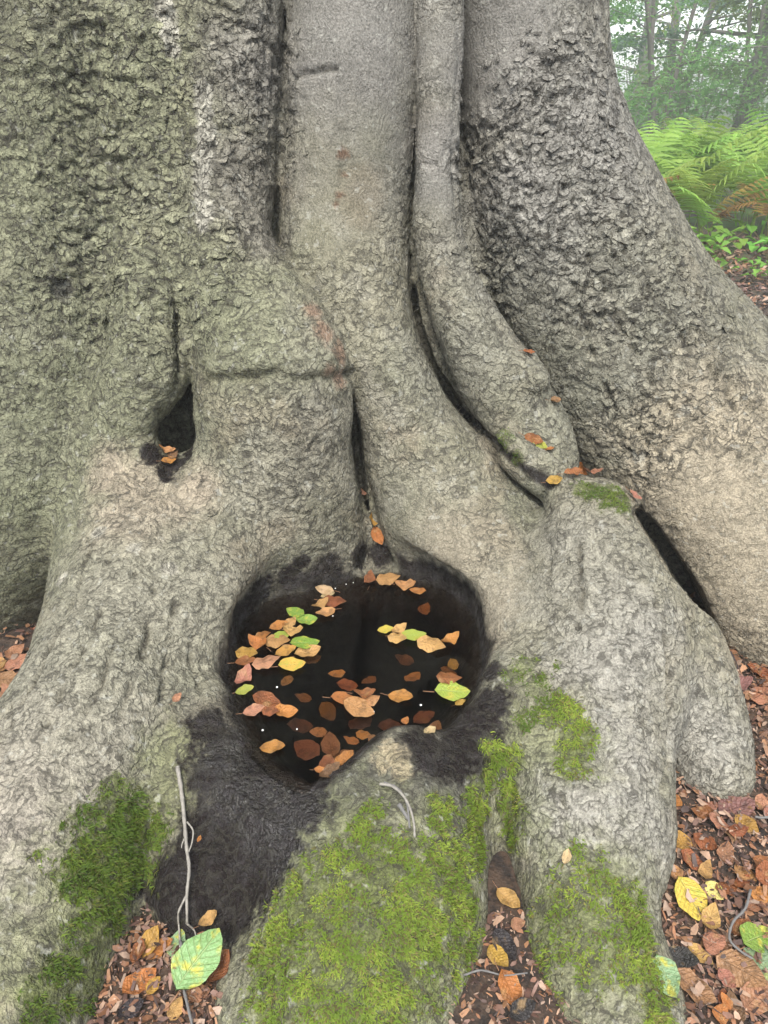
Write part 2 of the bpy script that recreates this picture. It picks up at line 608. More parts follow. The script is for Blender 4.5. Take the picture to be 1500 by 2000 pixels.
def line_dist(V, pts, reach):
    """distance to a surveyed line on the bark"""
    X = trace(pts)
    X = X[~np.isnan(X[:, 0])].astype(np.float32)
    out = np.full(len(V), 9.0, np.float32)
    i = np.nonzero(((V > X.min(0) - reach) & (V < X.max(0) + reach)).all(1))[0]
    Q = V[i] + .006 * np.stack([vnoise(V[i], 30, 3), vnoise(V[i], 30, 4), vnoise(V[i], 30, 5)], 1)
    b = np.full(len(i), 9.0, np.float32)
    for a, c in zip(X, X[1:]):
        e = c - a
        t = np.clip(((Q - a) @ e) / (e @ e), 0, 1)
        b = np.minimum(b, np.linalg.norm(Q - a - t[:, None] * e, axis=1))
    out[i] = b
    return out


NAMES = list(LIMBS)
TV, TF = surface_net(NET_H)
BVH = BVHTree.FromPolygons(TV.tolist(), TF.tolist())
TV, TF = subdivide(TV, TF)
TV = relax(project(TV, TF, 1), TF)
TN = vertex_normals(TV, TF)
_c = np.stack([TV[:, 0], CP * TV[:, 1] - SP * (TV[:, 2] - CAM_Z), SP * TV[:, 1] + CP * (TV[:, 2] - CAM_Z)], 1)
SEEN = np.nonzero((TV[:, 2] > -.03) & (TV[:, 1] < 2.75) & (np.abs(_c[:, 0] / _c[:, 1]) < .62) & (np.abs(_c[:, 2] / _c[:, 1]) < .78) &
                  (((TV - CAM.astype(np.float32)) * TN).sum(1) < .35))[0]     # bark within reach of the eye gets the fine relief
AV, AN, AF = TV, TN, TF
TV = AV[SEEN].copy()
TN = AN[SEEN].copy()
_, WHO = body(TV, True)
who = np.array(NAMES)[WHO]

# which bark is flaky, which is smooth
smooth_bark = blob_mask(TV, [(690, 0, .17), (690, 120, .17), (690, 240, .16), (670, 340, .13), (650, 420, .10), (860, 100, .07), (860, 250, .07), (860, 380, .06), (930, 40, .10), (940, 150, .09),
                             (1000, 20, .10), (840, 1080, .13, .5), (900, 1130, .12, .5), (990, 1160, .10, .5), (1400, 1000, .14, .5), (1480, 1120, .16, .5), (800, 1010, .10, .4)], .5, 3)
smooth_bark = np.maximum(smooth_bark, ((who == 'flute_middle') & (TV[:, 2] > 1.62)).astype(np.float32))
very_rough = blob_mask(TV, [(1000, 300, .16), (1060, 420, .18), (1150, 350, .16), (1200, 480, .17), (1000, 480, .12), (960, 560, .10), (1100, 180, .14), (250, 150, .20), (250, 380, .2), (480, 250, .12), (480, 100, .12),
                            (200, 520, .17), (300, 620, .12), (450, 500, .1), (1250, 820, .12), (1150, 560, .14), (1300, 600, .15), (1260, 890, .09)], .6, 9)
rough = np.clip(1 - smooth_bark, 0, 1)
relief = np.clip(.45 + .42 * very_rough + .22 * blob_mask(TV, [(150, 250, .5), (150, 600, .4), (480, 200, .25), (1150, 450, .35), (1300, 700, .3), (1050, 250, .3), (560, 900, .16), (640, 1030, .1)], .8, 10, 5, .3), 0, 1)
relief = relief * (1 - .45 * smooth_bark)

# relief
warp = np.stack([vnoise(TV, 11, 31), vnoise(TV, 11, 32), vnoise(TV, 11, 33)], 1)
d = .013 * fbm(TV, 3.6, 2, 1) + .006 * fbm(TV, 9, 3, 2)
Q = (TV + .022 * warp) * np.array([.85, 1.1, 1.05], np.float32)
DOWN = np.array([0, -.45, -.89], np.float32)
f1, f2, off, rid = voronoi(Q, 17, 4)
d += very_rough * (-.0058 * np.clip(off @ DOWN, -1, 1) + .006 * (rid - .5) - .006 * (1 - sstep(0, .2, f2 - f1)) + .006 * fbm(TV, 22, 3, 8))
f1, f2, off, rid = voronoi(Q, 36, 6)
d += rough * (-.0065 * np.clip(off @ DOWN, -1, 1) + .0045 * (rid - .5) - .0025 * (1 - sstep(0, .2, f2 - f1))) * (.45 + .55 * sstep(-.2, .3, fbm(TV, 6, 2, 15))) * relief
d += relief * .0026 * vnoise(TV, 55, 12) + .0007 * vnoise(TV, 90, 13)
# folds, seams and old scars
for pts, w, dep in [([(395, 750), (430, 738), (480, 742), (530, 732), (590, 745), (650, 738), (685, 730)], .013, .013),
                    
                    ([(320, 960), (330, 1000), (350, 1040)], .006, .006),
                    ([(570, 150), (610, 143), (655, 135)], .007, .012),
                    ([(672, 255), (675, 300), (668, 350), (664, 400)], .010, .006),
                    ([(1060, 965), (1045, 990), (1030, 1030), (1030, 1080)], .008, .010),
                    ([(1308, 1300), (1310, 1360), (1312, 1430), (1308, 1500), (1295, 1545)], .010, .016),
                    ([(890, 300), (893, 380), (905, 470), (935, 560), (975, 640)], .012, .012),
                    ([(1250, 990), (1265, 930), (1262, 870), (1240, 830)], .012, .012),
                    ([(1262, 870), (1300, 860), (1350, 850)], .009, .010),
                    ([(1420, 740), (1460, 790), (1500, 810)], .013, .016),
                    ([(890, 0), (893, 120), (888, 240)], .008, .004),
                    ([(130, 915), (135, 980), (142, 1040)], .010, .012),
                    ([(380, 60), (390, 170), (382, 300), (383, 420), (378, 470)], .012, .006),
                    ([(1060, 30), (1090, 130), (1075, 230), (1040, 330)], .009, .009)]:
    d -= dep * np.exp(-(line_dist(TV, pts, .09) / w) ** 2)
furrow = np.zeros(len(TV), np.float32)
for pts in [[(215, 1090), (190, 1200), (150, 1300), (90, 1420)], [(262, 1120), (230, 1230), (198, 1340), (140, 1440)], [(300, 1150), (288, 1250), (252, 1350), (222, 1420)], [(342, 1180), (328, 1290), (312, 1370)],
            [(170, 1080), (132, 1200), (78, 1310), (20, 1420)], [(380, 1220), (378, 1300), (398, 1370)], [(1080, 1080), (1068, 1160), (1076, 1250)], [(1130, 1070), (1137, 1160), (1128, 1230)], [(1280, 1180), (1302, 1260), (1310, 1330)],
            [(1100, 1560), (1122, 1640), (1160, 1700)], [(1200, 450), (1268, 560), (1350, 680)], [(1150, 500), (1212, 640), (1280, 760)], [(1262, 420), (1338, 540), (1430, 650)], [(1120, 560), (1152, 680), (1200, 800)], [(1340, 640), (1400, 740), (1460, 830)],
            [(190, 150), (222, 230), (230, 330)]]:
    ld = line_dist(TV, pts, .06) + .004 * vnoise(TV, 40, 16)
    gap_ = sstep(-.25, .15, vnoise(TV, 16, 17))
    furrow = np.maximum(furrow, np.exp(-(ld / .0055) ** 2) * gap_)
    d += (.0035 * np.exp(-((ld - .014) / .01) ** 2) - .013 * np.exp(-(ld / .008) ** 2)) * gap_
d += .014 * np.exp(-(line_dist(TV, [(420, 715), (520, 705), (640, 705)], .09) / .03) ** 2)
scar = blob_mask(TV, [(122, 562, .028)], .15, 2, 10, .15)
d -= .012 * scar
TV = (TV + TN * d[:, None]).astype(np.float32)
AV[SEEN] = TV
AN = vertex_normals(AV, AF)
TN = AN[SEEN]

# colour of the bark (albedo), algae, lichens, stains
tint = np.ones((len(TV), 3), np.float32) * np.array([.245, .238, .190], np.float32)


def paint(mask, col, amt=1.0):
    global tint
    tint += (np.array(col, np.float32) - tint) * (np.clip(mask, 0, 1) * amt)[:, None]


big = fbm(TV, 2.2, 3, 50)
paint(sstep(-.15, .45, big), (.30, .29, .255), .6)
paint(sstep(-.1, .5, fbm(TV, 3.1, 3, 61)), (.225, .235, .18), .7)
paint(sstep(.02, .42, fbm(TV, 8, 3, 63)), (.17, .175, .125), .35)
paint(sstep(.08, .40, fbm(TV, 13, 3, 64)), (.35, .345, .31), .35)
paint(sstep(.15, .4, fbm(TV, 5, 3, 65)), (.26, .225, .175), .5)
paint(blob_mask(TV, [(60, 300, .45), (200, 550, .4), (150, 800, .35), (250, 200, .3), (30, 1000, .3), (420, 620, .2), (40, 1150, .2)], .8, 70, 5, .3), (.205, .222, .15), .75)
paint(blob_mask(TV, [(500, 150, .13), (480, 350, .12), (510, 450, .08)], .6, 71, 8, .4), (.225, .215, .20), .8)
paint(blob_mask(TV, [(1000, 100, .3), (1150, 250, .28), (1050, 400, .25), (700, 50, .25), (860, 300, .15)], .8, 72, 5, .3), (.255, .252, .255), .85)
paint(blob_mask(TV, [(1000, 600, .2), (1250, 600, .25), (1150, 750, .2), (900, 700, .15)], .8, 73, 6, .4), (.225, .228, .20), .7)
paint(blob_mask(TV, [(1400, 950, .28), (1480, 1100, .3), (1300, 950, .13), (1480, 1230, .2), (1420, 860, .2)], .7, 74, 7, .5), (.37, .33, .265), .9)
paint(blob_mask(TV, [(270, 950, .10), (330, 980, .08), (250, 1010, .1), (220, 920, .07), (380, 960, .07)], .7, 75, 9, .5), (.36, .315, .26), .85)
paint(blob_mask(TV, [(180, 1490, .12), (230, 1440, .08), (120, 1560, .13), (60, 1480, .13), (40, 1620, .12)], .7, 76, 9, .6), (.36, .335, .305), .85)
paint(blob_mask(TV, [(250, 1180, .22), (150, 1250, .2), (200, 1380, .2)], .8, 77, 7, .5), (.30, .295, .25), .7)
paint(blob_mask(TV, [(1200, 1300, .12), (1250, 1250, .1), (1200, 1450, .1), (1100, 1580, .12), (1230, 1600, .12), (1350, 1430, .14)], .7, 78, 9, .6), (.335, .33, .315), .8)
paint(blob_mask(TV, [(880, 1090, .14), (950, 1180, .1), (960, 1250, .06)], .7, 79, 8, .4), (.31, .28, .23), .8)
paint(blob_mask(TV, [(1150, 1130, .16), (1100, 1060, .1)], .8, 80, 8, .5), (.30, .295, .27), .7)
paint(blob_mask(TV, [(610, 610, .025), (630, 650, .03), (660, 690, .03), (665, 740, .025), (640, 720, .02)], .6, 81, 25, .6), (.28, .19, .145), .85)
paint(blob_mask(TV, [(395, 175, .022), (397, 200, .024), (398, 225, .026), (402, 250, .028), (402, 275, .028), (399, 300, .028), (396, 325, .027), (391, 350, .025), (391, 380, .024), (396, 400, .028), (396, 420, .028), (392, 440, .02), (318, 20, .03), (330, 60, .026), (335, 95, .02)], .2, 82, 30, .45), (.40, .395, .365), .9)
paint(blob_mask(TV, [(670, 300, .016), (670, 340, .012), (665, 380, .012), (658, 400, .01)], .4, 83, 40, .8), (.16, .09, .06), .8)
paint(scar, (.10, .10, .095), .85)
paint(np.exp(-(line_dist(TV, [(570, 150), (610, 143), (655, 135)], .05) / .006) ** 2), (.08, .075, .065), .8)
paint(blob_mask(TV, [(190, 1040, .02), (260, 1070, .016), (120, 1130, .02), (330, 1110, .02), (1250, 890, .02), (1340, 800, .015)], .2, 84, 40, .4), (.42, .41, .37), .8)

# the black, wet rim of the pool and the overflow below it
pd = poly_sd(TV[:, :2])
nz = fbm(TV, 12, 3, 90)
wet = (1 - sstep(.022, .05, pd + .025 * nz)) * (1 - sstep(.25, .29, TV[:, 2] + .03 * nz + .02 * vnoise(TV, 45, 91)))
wet = np.maximum(wet, blob_mask(TV, [(410, 1420, .05), (440, 1480, .09), (480, 1560, .10), (430, 1640, .10), (365, 1700, .08), (320, 1740, .07), (520, 1650, .09), (590, 1580, .06), (480, 1720, .09), (400, 1770, .09), (350, 1770, .08), (440, 1780, .07), (330, 1720, .05),
                                     (920, 1420, .075), (960, 1370, .05), (880, 1480, .06), (830, 1470, .06), (940, 1470, .05), (960, 1310, .03),
                                     (510, 1160, .05), (570, 1125, .045), (640, 1105, .04), (700, 1085, .045), (745, 1085, .04), (800, 1110, .025), (590, 1100, .03),
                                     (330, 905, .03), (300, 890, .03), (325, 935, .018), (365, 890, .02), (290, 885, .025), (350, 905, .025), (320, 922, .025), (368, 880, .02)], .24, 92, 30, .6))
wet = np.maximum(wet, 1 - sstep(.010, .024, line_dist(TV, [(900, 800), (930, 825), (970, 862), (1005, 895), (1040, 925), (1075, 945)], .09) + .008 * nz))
spot_tan = blob_mask(TV, [(765, 1480, .035), (780, 1500, .025)], .4, 93, 30, .8)
wet = wet * (1 - .9 * spot_tan)
grime = blob_mask(TV, [(680, 1540, .10), (760, 1530, .10), (860, 1530, .10), (930, 1500, .08), (620, 1620, .08), (590, 1680, .07), (560, 1740, .06), (900, 1600, .05)], .6, 94, 15, .6)
damp = blob_mask(TV, [(400, 1430, .09), (430, 1500, .13), (440, 1600, .14), (380, 1700, .12), (560, 1620, .10), (930, 1420, .10), (960, 1370, .07), (540, 1150, .06), (640, 1100, .05), (740, 1080, .05), (480, 1250, .03), (465, 1330, .04), (870, 1150, .03)], .6, 96, 20, .6)
paint(damp, (.085, .075, .062), .6)
paint(grime, (.10, .10, .088), .9)
paint(spot_tan, (.36, .31, .22), .9)
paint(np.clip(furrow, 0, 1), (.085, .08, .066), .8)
tint *= np.array([.76, .735, .668], np.float32) * (1 + .20 * very_rough - .17 * smooth_bark)[:, None]
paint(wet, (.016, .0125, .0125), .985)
gloss = wet * blob_mask(TV, [(545, 1590, .09), (450, 1560, .05), (560, 1640, .06), (430, 1480, .04), (590, 1560, .04), (520, 1620, .05), (600, 1540, .03), (480, 1430, .03)], .5, 95, 30, .8)

# where moss grows
MOSS = [
    ('dense dark green moss patch on the left root beside the black slope', [(200, 1640, .075), (260, 1600, .05), (230, 1570, .04), (290, 1620, .04), (160, 1690, .05), (240, 1690, .06), (190, 1720, .04)], 1.0, .011, 0),
    ('small moss tuft low on the left root, below the denser patch', [(190, 1810, .05), (160, 1840, .045), (215, 1790, .035), (120, 1930, .05), (180, 1910, .045), (80, 1960, .04)], .75, .011, 0),
    ('broad bright green moss carpet over the stump-like root before the pool', [(640, 1790, .10), (560, 1850, .08), (700, 1860, .11), (800, 1760, .09), (880, 1680, .07), (760, 1700, .07), (900, 1780, .07), (820, 1880, .07),
        (700, 1970, .10), (600, 1930, .08), (530, 1930, .06), (890, 1870, .05), (720, 1650, .045), (860, 1600, .04), (930, 1640, .05), (930, 1560, .04), (510, 1850, .04), (770, 1960, .06), (660, 1690, .05), (720, 1590, .03)], .95, .0085, 1),
    ('upright oval moss patch on the grey root beside the pool', [(1120, 1410, .035), (1125, 1450, .04), (1120, 1490, .035), (1090, 1390, .035)], 1.0, .010, 1),
    ('thin moss strip along the gap between stump-like root and grey root', [(965, 1500, .035), (985, 1540, .03), (1005, 1590, .035), (1005, 1630, .03), (960, 1460, .025), (1000, 1480, .03)], .9, .011, 1),
    ('sparse moss high on the grey root above the oval patch', [(1025, 1305, .03), (1050, 1340, .03), (1000, 1320, .02), (1070, 1370, .02), (1030, 1400, .025), (1090, 1300, .012)], .55, .009, 0),
    ('moss running down the right edge of the mossy root over the litter', [(1215, 1740, .035), (1235, 1780, .035), (1180, 1730, .03), (1250, 1830, .035), (1270, 1890, .04), (1290, 1950, .04), (1240, 1890, .03), (1290, 1990, .04)], .95, .011, 1),
    ('patchy moss across the crest of the mossy root', [(1080, 1800, .06), (1130, 1830, .06), (1050, 1870, .04), (1100, 1760, .045), (1150, 1700, .04), (1190, 1830, .05), (1060, 1950, .03), (1160, 1890, .04), (1130, 1670, .03)], .5, .008, 1),
    ('domed cushion of dark moss on top of the grey root hump', [(1160, 955, .035), (1190, 965, .04), (1215, 985, .03), (1140, 950, .025), (1180, 985, .02)], 1.0, .005, 0),
    ('thin film of moss on the root curving in behind the pool', [(985, 862, .03), (1010, 890, .02)], .45, .004, 0),
]
moss_masks = []
moss_all = np.zeros(len(TV), np.float32)
for i, (_, spots, dens, ln, tone) in enumerate(MOSS):
    m = blob_mask(TV, spots, .3, 100 + i, 20, 1.0)
    moss_masks.append(m)
    moss_all = np.maximum(moss_all, m * min(1, dens + .15))
film = blob_mask(TV, [(330, 1480, .07), (310, 1560, .07), (640, 1740, .2), (800, 1800, .2), (1130, 1800, .15), (1060, 1450, .1), (200, 1750, .14), (130, 1880, .12), (700, 1930, .25), (1020, 1600, .08)], .7, 130, 14, .7)
paint(film * (1 - wet), (.165, .175, .085), .65)
paint(moss_all, (.085, .10, .03), .85)


def bark_material():
    t = NT('beech_bark')
    co = t.n('ShaderNodeTexCoord').outputs['Object']
    tintc = t.attr('tint')
    rgh = t.attr('rough', 'Fac')
    wetv = t.attr('wet', 'Fac')
    wv = t.vmath('SUBTRACT', t.noise(co, 14, 1, .5, True), (.5, .5, .5))
    wv2 = t.n('ShaderNodeVectorMath', {0: wv, 'Scale': .085}, operation='SCALE').outputs[0]
    p = t.vmath('ADD', co, wv2)
    fw = t.vmath('SUBTRACT', t.noise(co, 70, 1, .5, True), (.5, .5, .5))
    p = t.vmath('ADD', p, t.n('ShaderNodeVectorMath', {0: fw, 'Scale': .020}, operation='SCALE').outputs[0])
    plates = []
    for sc, off in ((30.0, 0.0), (64.0, 4.1)):
        q = t.vmath('ADD', t.vmath('MULTIPLY', p, (1.1, 1.1, .80)), (off, off, off))
        v = t.n('ShaderNodeTexVoronoi', {'Vector': q, 'Scale': sc})
        rel = t.vmath('SUBTRACT', q, v.outputs['Position'])
        tilt = t.math('MULTIPLY', t.vmath('DOT_PRODUCT', rel, (.12, -.45, -.87), 1), sc)
        plates.append((v.outputs['Distance'], tilt, t.n('ShaderNodeSeparateColor', {0: v.outputs['Color']}).outputs[0]))
    (d1, t1, c1), (d2, t2, c2) = plates
    fine = t.noise(co, 210, 2, .7)
    low = t.noise(co, 26, 2)
    streak = t.noise(t.vmath('MULTIPLY', p, (150, 150, 22)), 1.0, 2, .6)
    patch = t.ramp(t.noise(co, 5, 1), .40, .60)
    rel0 = t.attr('relief', 'Fac')
    f2g = t.ramp(d2, .44, .62)
    h = t.math('MULTIPLY', t1, t.math('MULTIPLY', t.math('MULTIPLY_ADD', patch, .75, .20), t.ramp(rel0, .25, .7)))
    h = t.math('MULTIPLY_ADD', t2, t.math('MULTIPLY_ADD', patch, -.10, .46), h)
    h = t.math('MULTIPLY_ADD', c1, .30, h)
    h = t.math('MULTIPLY_ADD', c2, .22, h)
    h = t.math('MULTIPLY_ADD', fine, .70, h)
    h = t.math('MULTIPLY_ADD', f2g, -.30, h)
    hs = t.math('MULTIPLY_ADD', streak, .75, t.math('MULTIPLY', fine, .22))
    hh = t.mix(rgh, hs, h, 'FLOAT')
    rel_ = t.attr('relief', 'Fac')
    bump = t.n('ShaderNodeBump', {'Height': hh, 'Strength': t.math('MULTIPLY_ADD', rel_, .65, .40), 'Distance': .013})
    # colour: every scale a little different, brown-black fissures with the shade under scale edges painted in, pale dust and algae grain
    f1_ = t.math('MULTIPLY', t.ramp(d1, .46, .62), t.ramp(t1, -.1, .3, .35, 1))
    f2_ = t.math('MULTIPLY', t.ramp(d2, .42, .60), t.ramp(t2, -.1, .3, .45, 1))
    crack_shade = t.math('MAXIMUM', t.math('MULTIPLY', f1_, t.math('MULTIPLY', t.math('MULTIPLY_ADD', patch, .7, .2), t.ramp(rel0, .25, .7))), t.math('MULTIPLY', f2_, t.math('MULTIPLY_ADD', rel0, .4, .6)))
    crack_shade = t.math('MULTIPLY', crack_shade, t.math('MULTIPLY', rgh, t.ramp(low, .80, .46)), clamp=True)
    v = t.math('MULTIPLY_ADD', t.math('SUBTRACT', c1, .5), t.math('MULTIPLY', rgh, .22), 1.0)
    v = t.math('MULTIPLY_ADD', t.math('SUBTRACT', c2, .5), t.math('MULTIPLY', rgh, .25), v)
    v = t.math('MULTIPLY_ADD', t.math('SUBTRACT', fine, .5), 2.0, v)
    v = t.math('MULTIPLY_ADD', t.math('SUBTRACT', low, .5), .5, v)
    v = t.math('MULTIPLY_ADD', t.math('SUBTRACT', streak, .5), t.math('MULTIPLY', t.math('SUBTRACT', 1.0, rgh), .7), v)
    c = t.n('ShaderNodeVectorMath', {0: tintc, 'Scale': v}, operation='SCALE').outputs[0]
    c = t.mix(t.math('MULTIPLY', crack_shade, .95), c, (.035, .032, .026))
    lich = t.math('MULTIPLY', t.ramp(t.noise(co, 42, 2, .7), .60, .72), t.math('SUBTRACT', 1.0, wetv))
    c = t.mix(t.math('MULTIPLY', lich, .35), c, (.40, .40, .35))
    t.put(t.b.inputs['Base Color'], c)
    sheen = t.ramp(low, .45, .7)
    r = t.mix(wetv, .88, t.math('MULTIPLY_ADD', sheen, -.45, .80), 'FLOAT')
    gls = t.attr('gloss', 'Fac')
    r = t.mix(gls, r, .24, 'FLOAT')
    t.put(t.b.inputs['Roughness'], r)
    t.put(t.b.inputs['Specular IOR Level'], t.mix(gls, t.mix(wetv, .22, t.math('MULTIPLY_ADD', sheen, .35, .06), 'FLOAT'), .7, 'FLOAT'))
    t.put(t.b.inputs['Normal'], bump)
    return t.m


BARK = bark_material()
tree = bpy.data.objects.new('beech_tree', None)
tree.location = (-.1, 2.7, 0)
COL.objects.link(tree)
tag(tree, 'huge old grey beech with fluted trunk and spreading roots round a rain pool', 'tree')
PART_OF = {'core': ('trunk', None), 'flute_left': ('trunk_flute', 'broad greenish flaky flute with a dark hollow beside it'), 'flute_seam': 'flute_left', 'flute_knee': ('trunk_flute', 'flute with a folded knee above the pool'),
           'root_left': ('root', 'grey root with moss sloping past the black overflow'), 'knee_apron': 'root_left', 'flute_middle': ('trunk_flute', 'smooth upright flute curving into a root behind the pool'),
           'flute_slim': ('trunk_flute', 'slim flute squeezed between two wider ones'), 'knob': ('burr', None), 'fork_fill': 'rootlet', 'rootlet': ('root', 'thin rootlet lying in the crevice'),
           'flute_right': ('trunk_flute', 'massive rough flute flaring out towards the bracken'), 'foot_right': 'flute_right',
           'pool_bank': ('pool_rim', 'black wet rim and overflow slope of the pool'), 'pool_slope': 'pool_bank', 'root_stump': ('root', 'stump-like root under bright moss'),
           'root_pool': ('root', 'pale grey humped root beside the pool'), 'root_side': ('root', 'short smooth side root ending in the litter'), 'root_mossy': ('root', 'low root with patchy moss')}
whole = lambda arr, fill: (lambda o: (o.__setitem__(SEEN, arr), o)[1])(np.tile(np.asarray(fill, np.float32), (len(AV),) + (1,) * (arr.ndim - 1)).reshape((len(AV),) + arr.shape[1:]).astype(np.float32))
_rest = np.setdiff1d(np.arange(len(AV)), SEEN)
WHO_ALL = np.zeros(len(AV), np.int8)
WHO_ALL[SEEN] = WHO
WHO_ALL[_rest] = body(AV[_rest], True)[1]
TV, TN, TF = AV, AN, AF
tint, rough, wet, gloss = whole(tint, (.23, .22, .18)), whole(rough, 1.0), whole(wet, 0.0), whole(gloss, 0.0)
relief = whole(relief, .6)
moss_masks = [whole(m, 0.0) for m in moss_masks]
face_who = WHO_ALL[TF[:, 0]]
canon = {}
for i, n_ in enumerate(NAMES):
    tgt = PART_OF[n_] if isinstance(PART_OF[n_], str) else n_
    canon[i] = NAMES.index(tgt)
face_part = np.array([canon[i] for i in range(len(NAMES))])[face_who]
tree_parts = {}
for i in np.unique(face_part):
    nm, lab = PART_OF[NAMES[i]]
    f = TF[face_part == i]
    used, inv = np.unique(f, return_inverse=True)
    me = mesh_np(nm, TV[used], inv.reshape(-1, 4))
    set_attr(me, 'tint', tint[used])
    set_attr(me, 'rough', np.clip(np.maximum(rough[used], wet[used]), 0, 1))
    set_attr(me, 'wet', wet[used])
    set_attr(me, 'gloss', gloss[used])
    set_attr(me, 'relief', np.maximum(relief[used], .85 * wet[used]))
    me.materials.append(BARK)
    me.normals_split_custom_set_from_vertices(TN[used].tolist())
    o = link_mesh(nm, me, tree if nm != 'burr' else tree_parts['flute_slim'])
    if lab:
        o['label'] = lab
    tree_parts[NAMES[i]] = o

# ------------------------------------------------------------------ flakes of bark standing off the rough flutes
def tri_sample(weight, n, seed):
    """random points on the tree's skin, in proportion to a per-vertex weight"""
    g = np.random.default_rng(seed)
    W_ = weight[TF].mean(1)
    keep = np.nonzero(W_ > .02)[0]
    q = TV[TF[keep]]
    ar = np.linalg.norm(np.cross(q[:, 2] - q[:, 0], q[:, 3] - q[:, 1]), axis=1) * .5
    p = ar * W_[keep]
    tot = float(p.sum())
    i = keep[g.choice(len(keep), n, p=p / tot)]
    u, v = g.random((2, n, 1))
    f = TF[i]
    lerp = lambda A: (A[f[:, 0]] * (1 - u) + A[f[:, 1]] * u) * (1 - v) + (A[f[:, 3]] * (1 - u) + A[f[:, 2]] * u) * v
    N = lerp(TN)
    return lerp(TV).astype(np.float32), N / np.linalg.norm(N, axis=1, keepdims=True), i, g, tot


def frames(N, down=np.array([.1, -.45, -.87])):
    """tangent pointing down the limb, and the one across it"""
    T = down - (N @ down)[:, None] * N
    T /= np.maximum(np.linalg.norm(T, axis=1, keepdims=True), 1e-6)
    return T, np.cross(N, T)


def flake_arrays(n, weight, size, seed, lift=(.15, .5)):
    P, N, fi, g, _ = tri_sample(weight, n, seed)
    T, S = frames(N)
    a = g.normal(0, .35, n)[:, None]
    T, S = T * np.cos(a) + S * np.sin(a), S * np.cos(a) - T * np.sin(a)
    k = 8
    ang = np.linspace(0, 2 * np.pi, k, endpoint=False)[None] + g.normal(0, .16, (n, k))
    rad = size[0] + (size[1] - size[0]) * g.random((n, 1)) ** 1.8
    rr = rad * (1 + g.normal(0, .2, (n, k)))
    x, y = rr * np.cos(ang) * 1.15, rr * np.sin(ang) * .8            # across, down
    tl = (lift[0] + (lift[1] - lift[0]) * g.random((n, 1)))
    z = y * tl + .18 * rad + g.normal(0, .05, (n, k)) * rad
    top = P[:, None] + S[:, None] * x[..., None] + T[:, None] * y[..., None] + N[:, None] * z[..., None]
    bot = top - N[:, None] * (rad * .16)[..., None] - N[:, None] * .0008
    inn = P[:, None] + S[:, None] * (x * .5)[..., None] + T[:, None] * (y * .5)[..., None] + N[:, None] * ((z - .18 * rad) * .5 + .30 * rad)[..., None]
    V = np.concatenate([bot, top, inn], 1)
    F = []
    for i in range(k):
        j = (i + 1) % k
        F += [(i, j, k + j, k + i), (k + i, k + j, 2 * k + j, 2 * k + i)]
    F += [(2 * k, 2 * k + 1, 2 * k + 2, 2 * k + 3), (2 * k, 2 * k + 3, 2 * k + 4, 2 * k + 7), (2 * k + 4, 2 * k + 5, 2 * k + 6, 2 * k + 7)]
    col = tint[TF[fi, 0]] * (.82 + .35 * g.random((n, 1)))
    return V.astype(np.float32), np.array(F), col.astype(np.float32), wet[TF[fi, 0]], fi


vr_all = whole(very_rough, 0.0)
fl_w = np.clip(vr_all + .06 * rough, 0, 1) * (1 - wet) * (1 - np.clip(sum(moss_masks), 0, 1))
fl_w[TV[:, 1] > 2.7] = 0
fl_w[TV[:, 2] > 2.1] = 0
fl_w[TV[:, 2] < .02] = 0
Vf, Ff, Cf, Wf, _ = flake_arrays(1900, fl_w, (.005, .012), 11, (.1, .35))
m_ = mesh_np('bark_flakes', Vf.reshape(-1, 3), (Ff[None] + 24 * np.arange(len(Vf))[:, None, None]).reshape(-1, 4), False)
set_attr(m_, 'tint', np.repeat(Cf, 24, 0))
set_attr(m_, 'rough', np.ones(len(Vf) * 24))
set_attr(m_, 'relief', np.full(len(Vf) * 24, .6))
set_attr(m_, 'wet', np.repeat(Wf, 24))
m_.materials.append(BARK)
tag(link_mesh('bark_flakes', m_, tree), kind='stuff')
Vf, Ff, Cf, Wf, Fi = flake_arrays(140, np.clip(vr_all * 1.5 - .5, 0, 1) * (fl_w > 0), (.013, .023), 12, (.05, .2))
for v_, c_, f_ in zip(Vf, Cf, Fi):
    m_ = mesh_np('bark_flake', v_, Ff, False)
    set_attr(m_, 'tint', np.repeat(c_[None], 24, 0))
    set_attr(m_, 'rough', np.ones(24))
    set_attr(m_, 'relief', np.full(24, .6))
    set_attr(m_, 'wet', np.zeros(24))
    m_.materials.append(BARK)
    host = tree_parts[NAMES[face_part[f_]]]
    link_mesh('bark_flake', m_, host if host.parent is tree else tree)


# ------------------------------------------------------------------ moss: patches of short shoots
def moss_material():
    t = NT('moss')
    c = t.attr('tint')
    t.put(t.b.inputs['Base Color'], c)
    t.b.inputs['Roughness'].default_value = .7
    t.b.inputs['Specular IOR Level'].default_value = .2
    tr = t.n('ShaderNodeBsdfTranslucent', {'Color': c})
    mx = t.n('ShaderNodeMixShader', {0: .3, 1: t.b.outputs[0], 2: tr.outputs[0]})
    t.put(t.out.inputs['Surface'], mx.outputs[0])
    return t.m


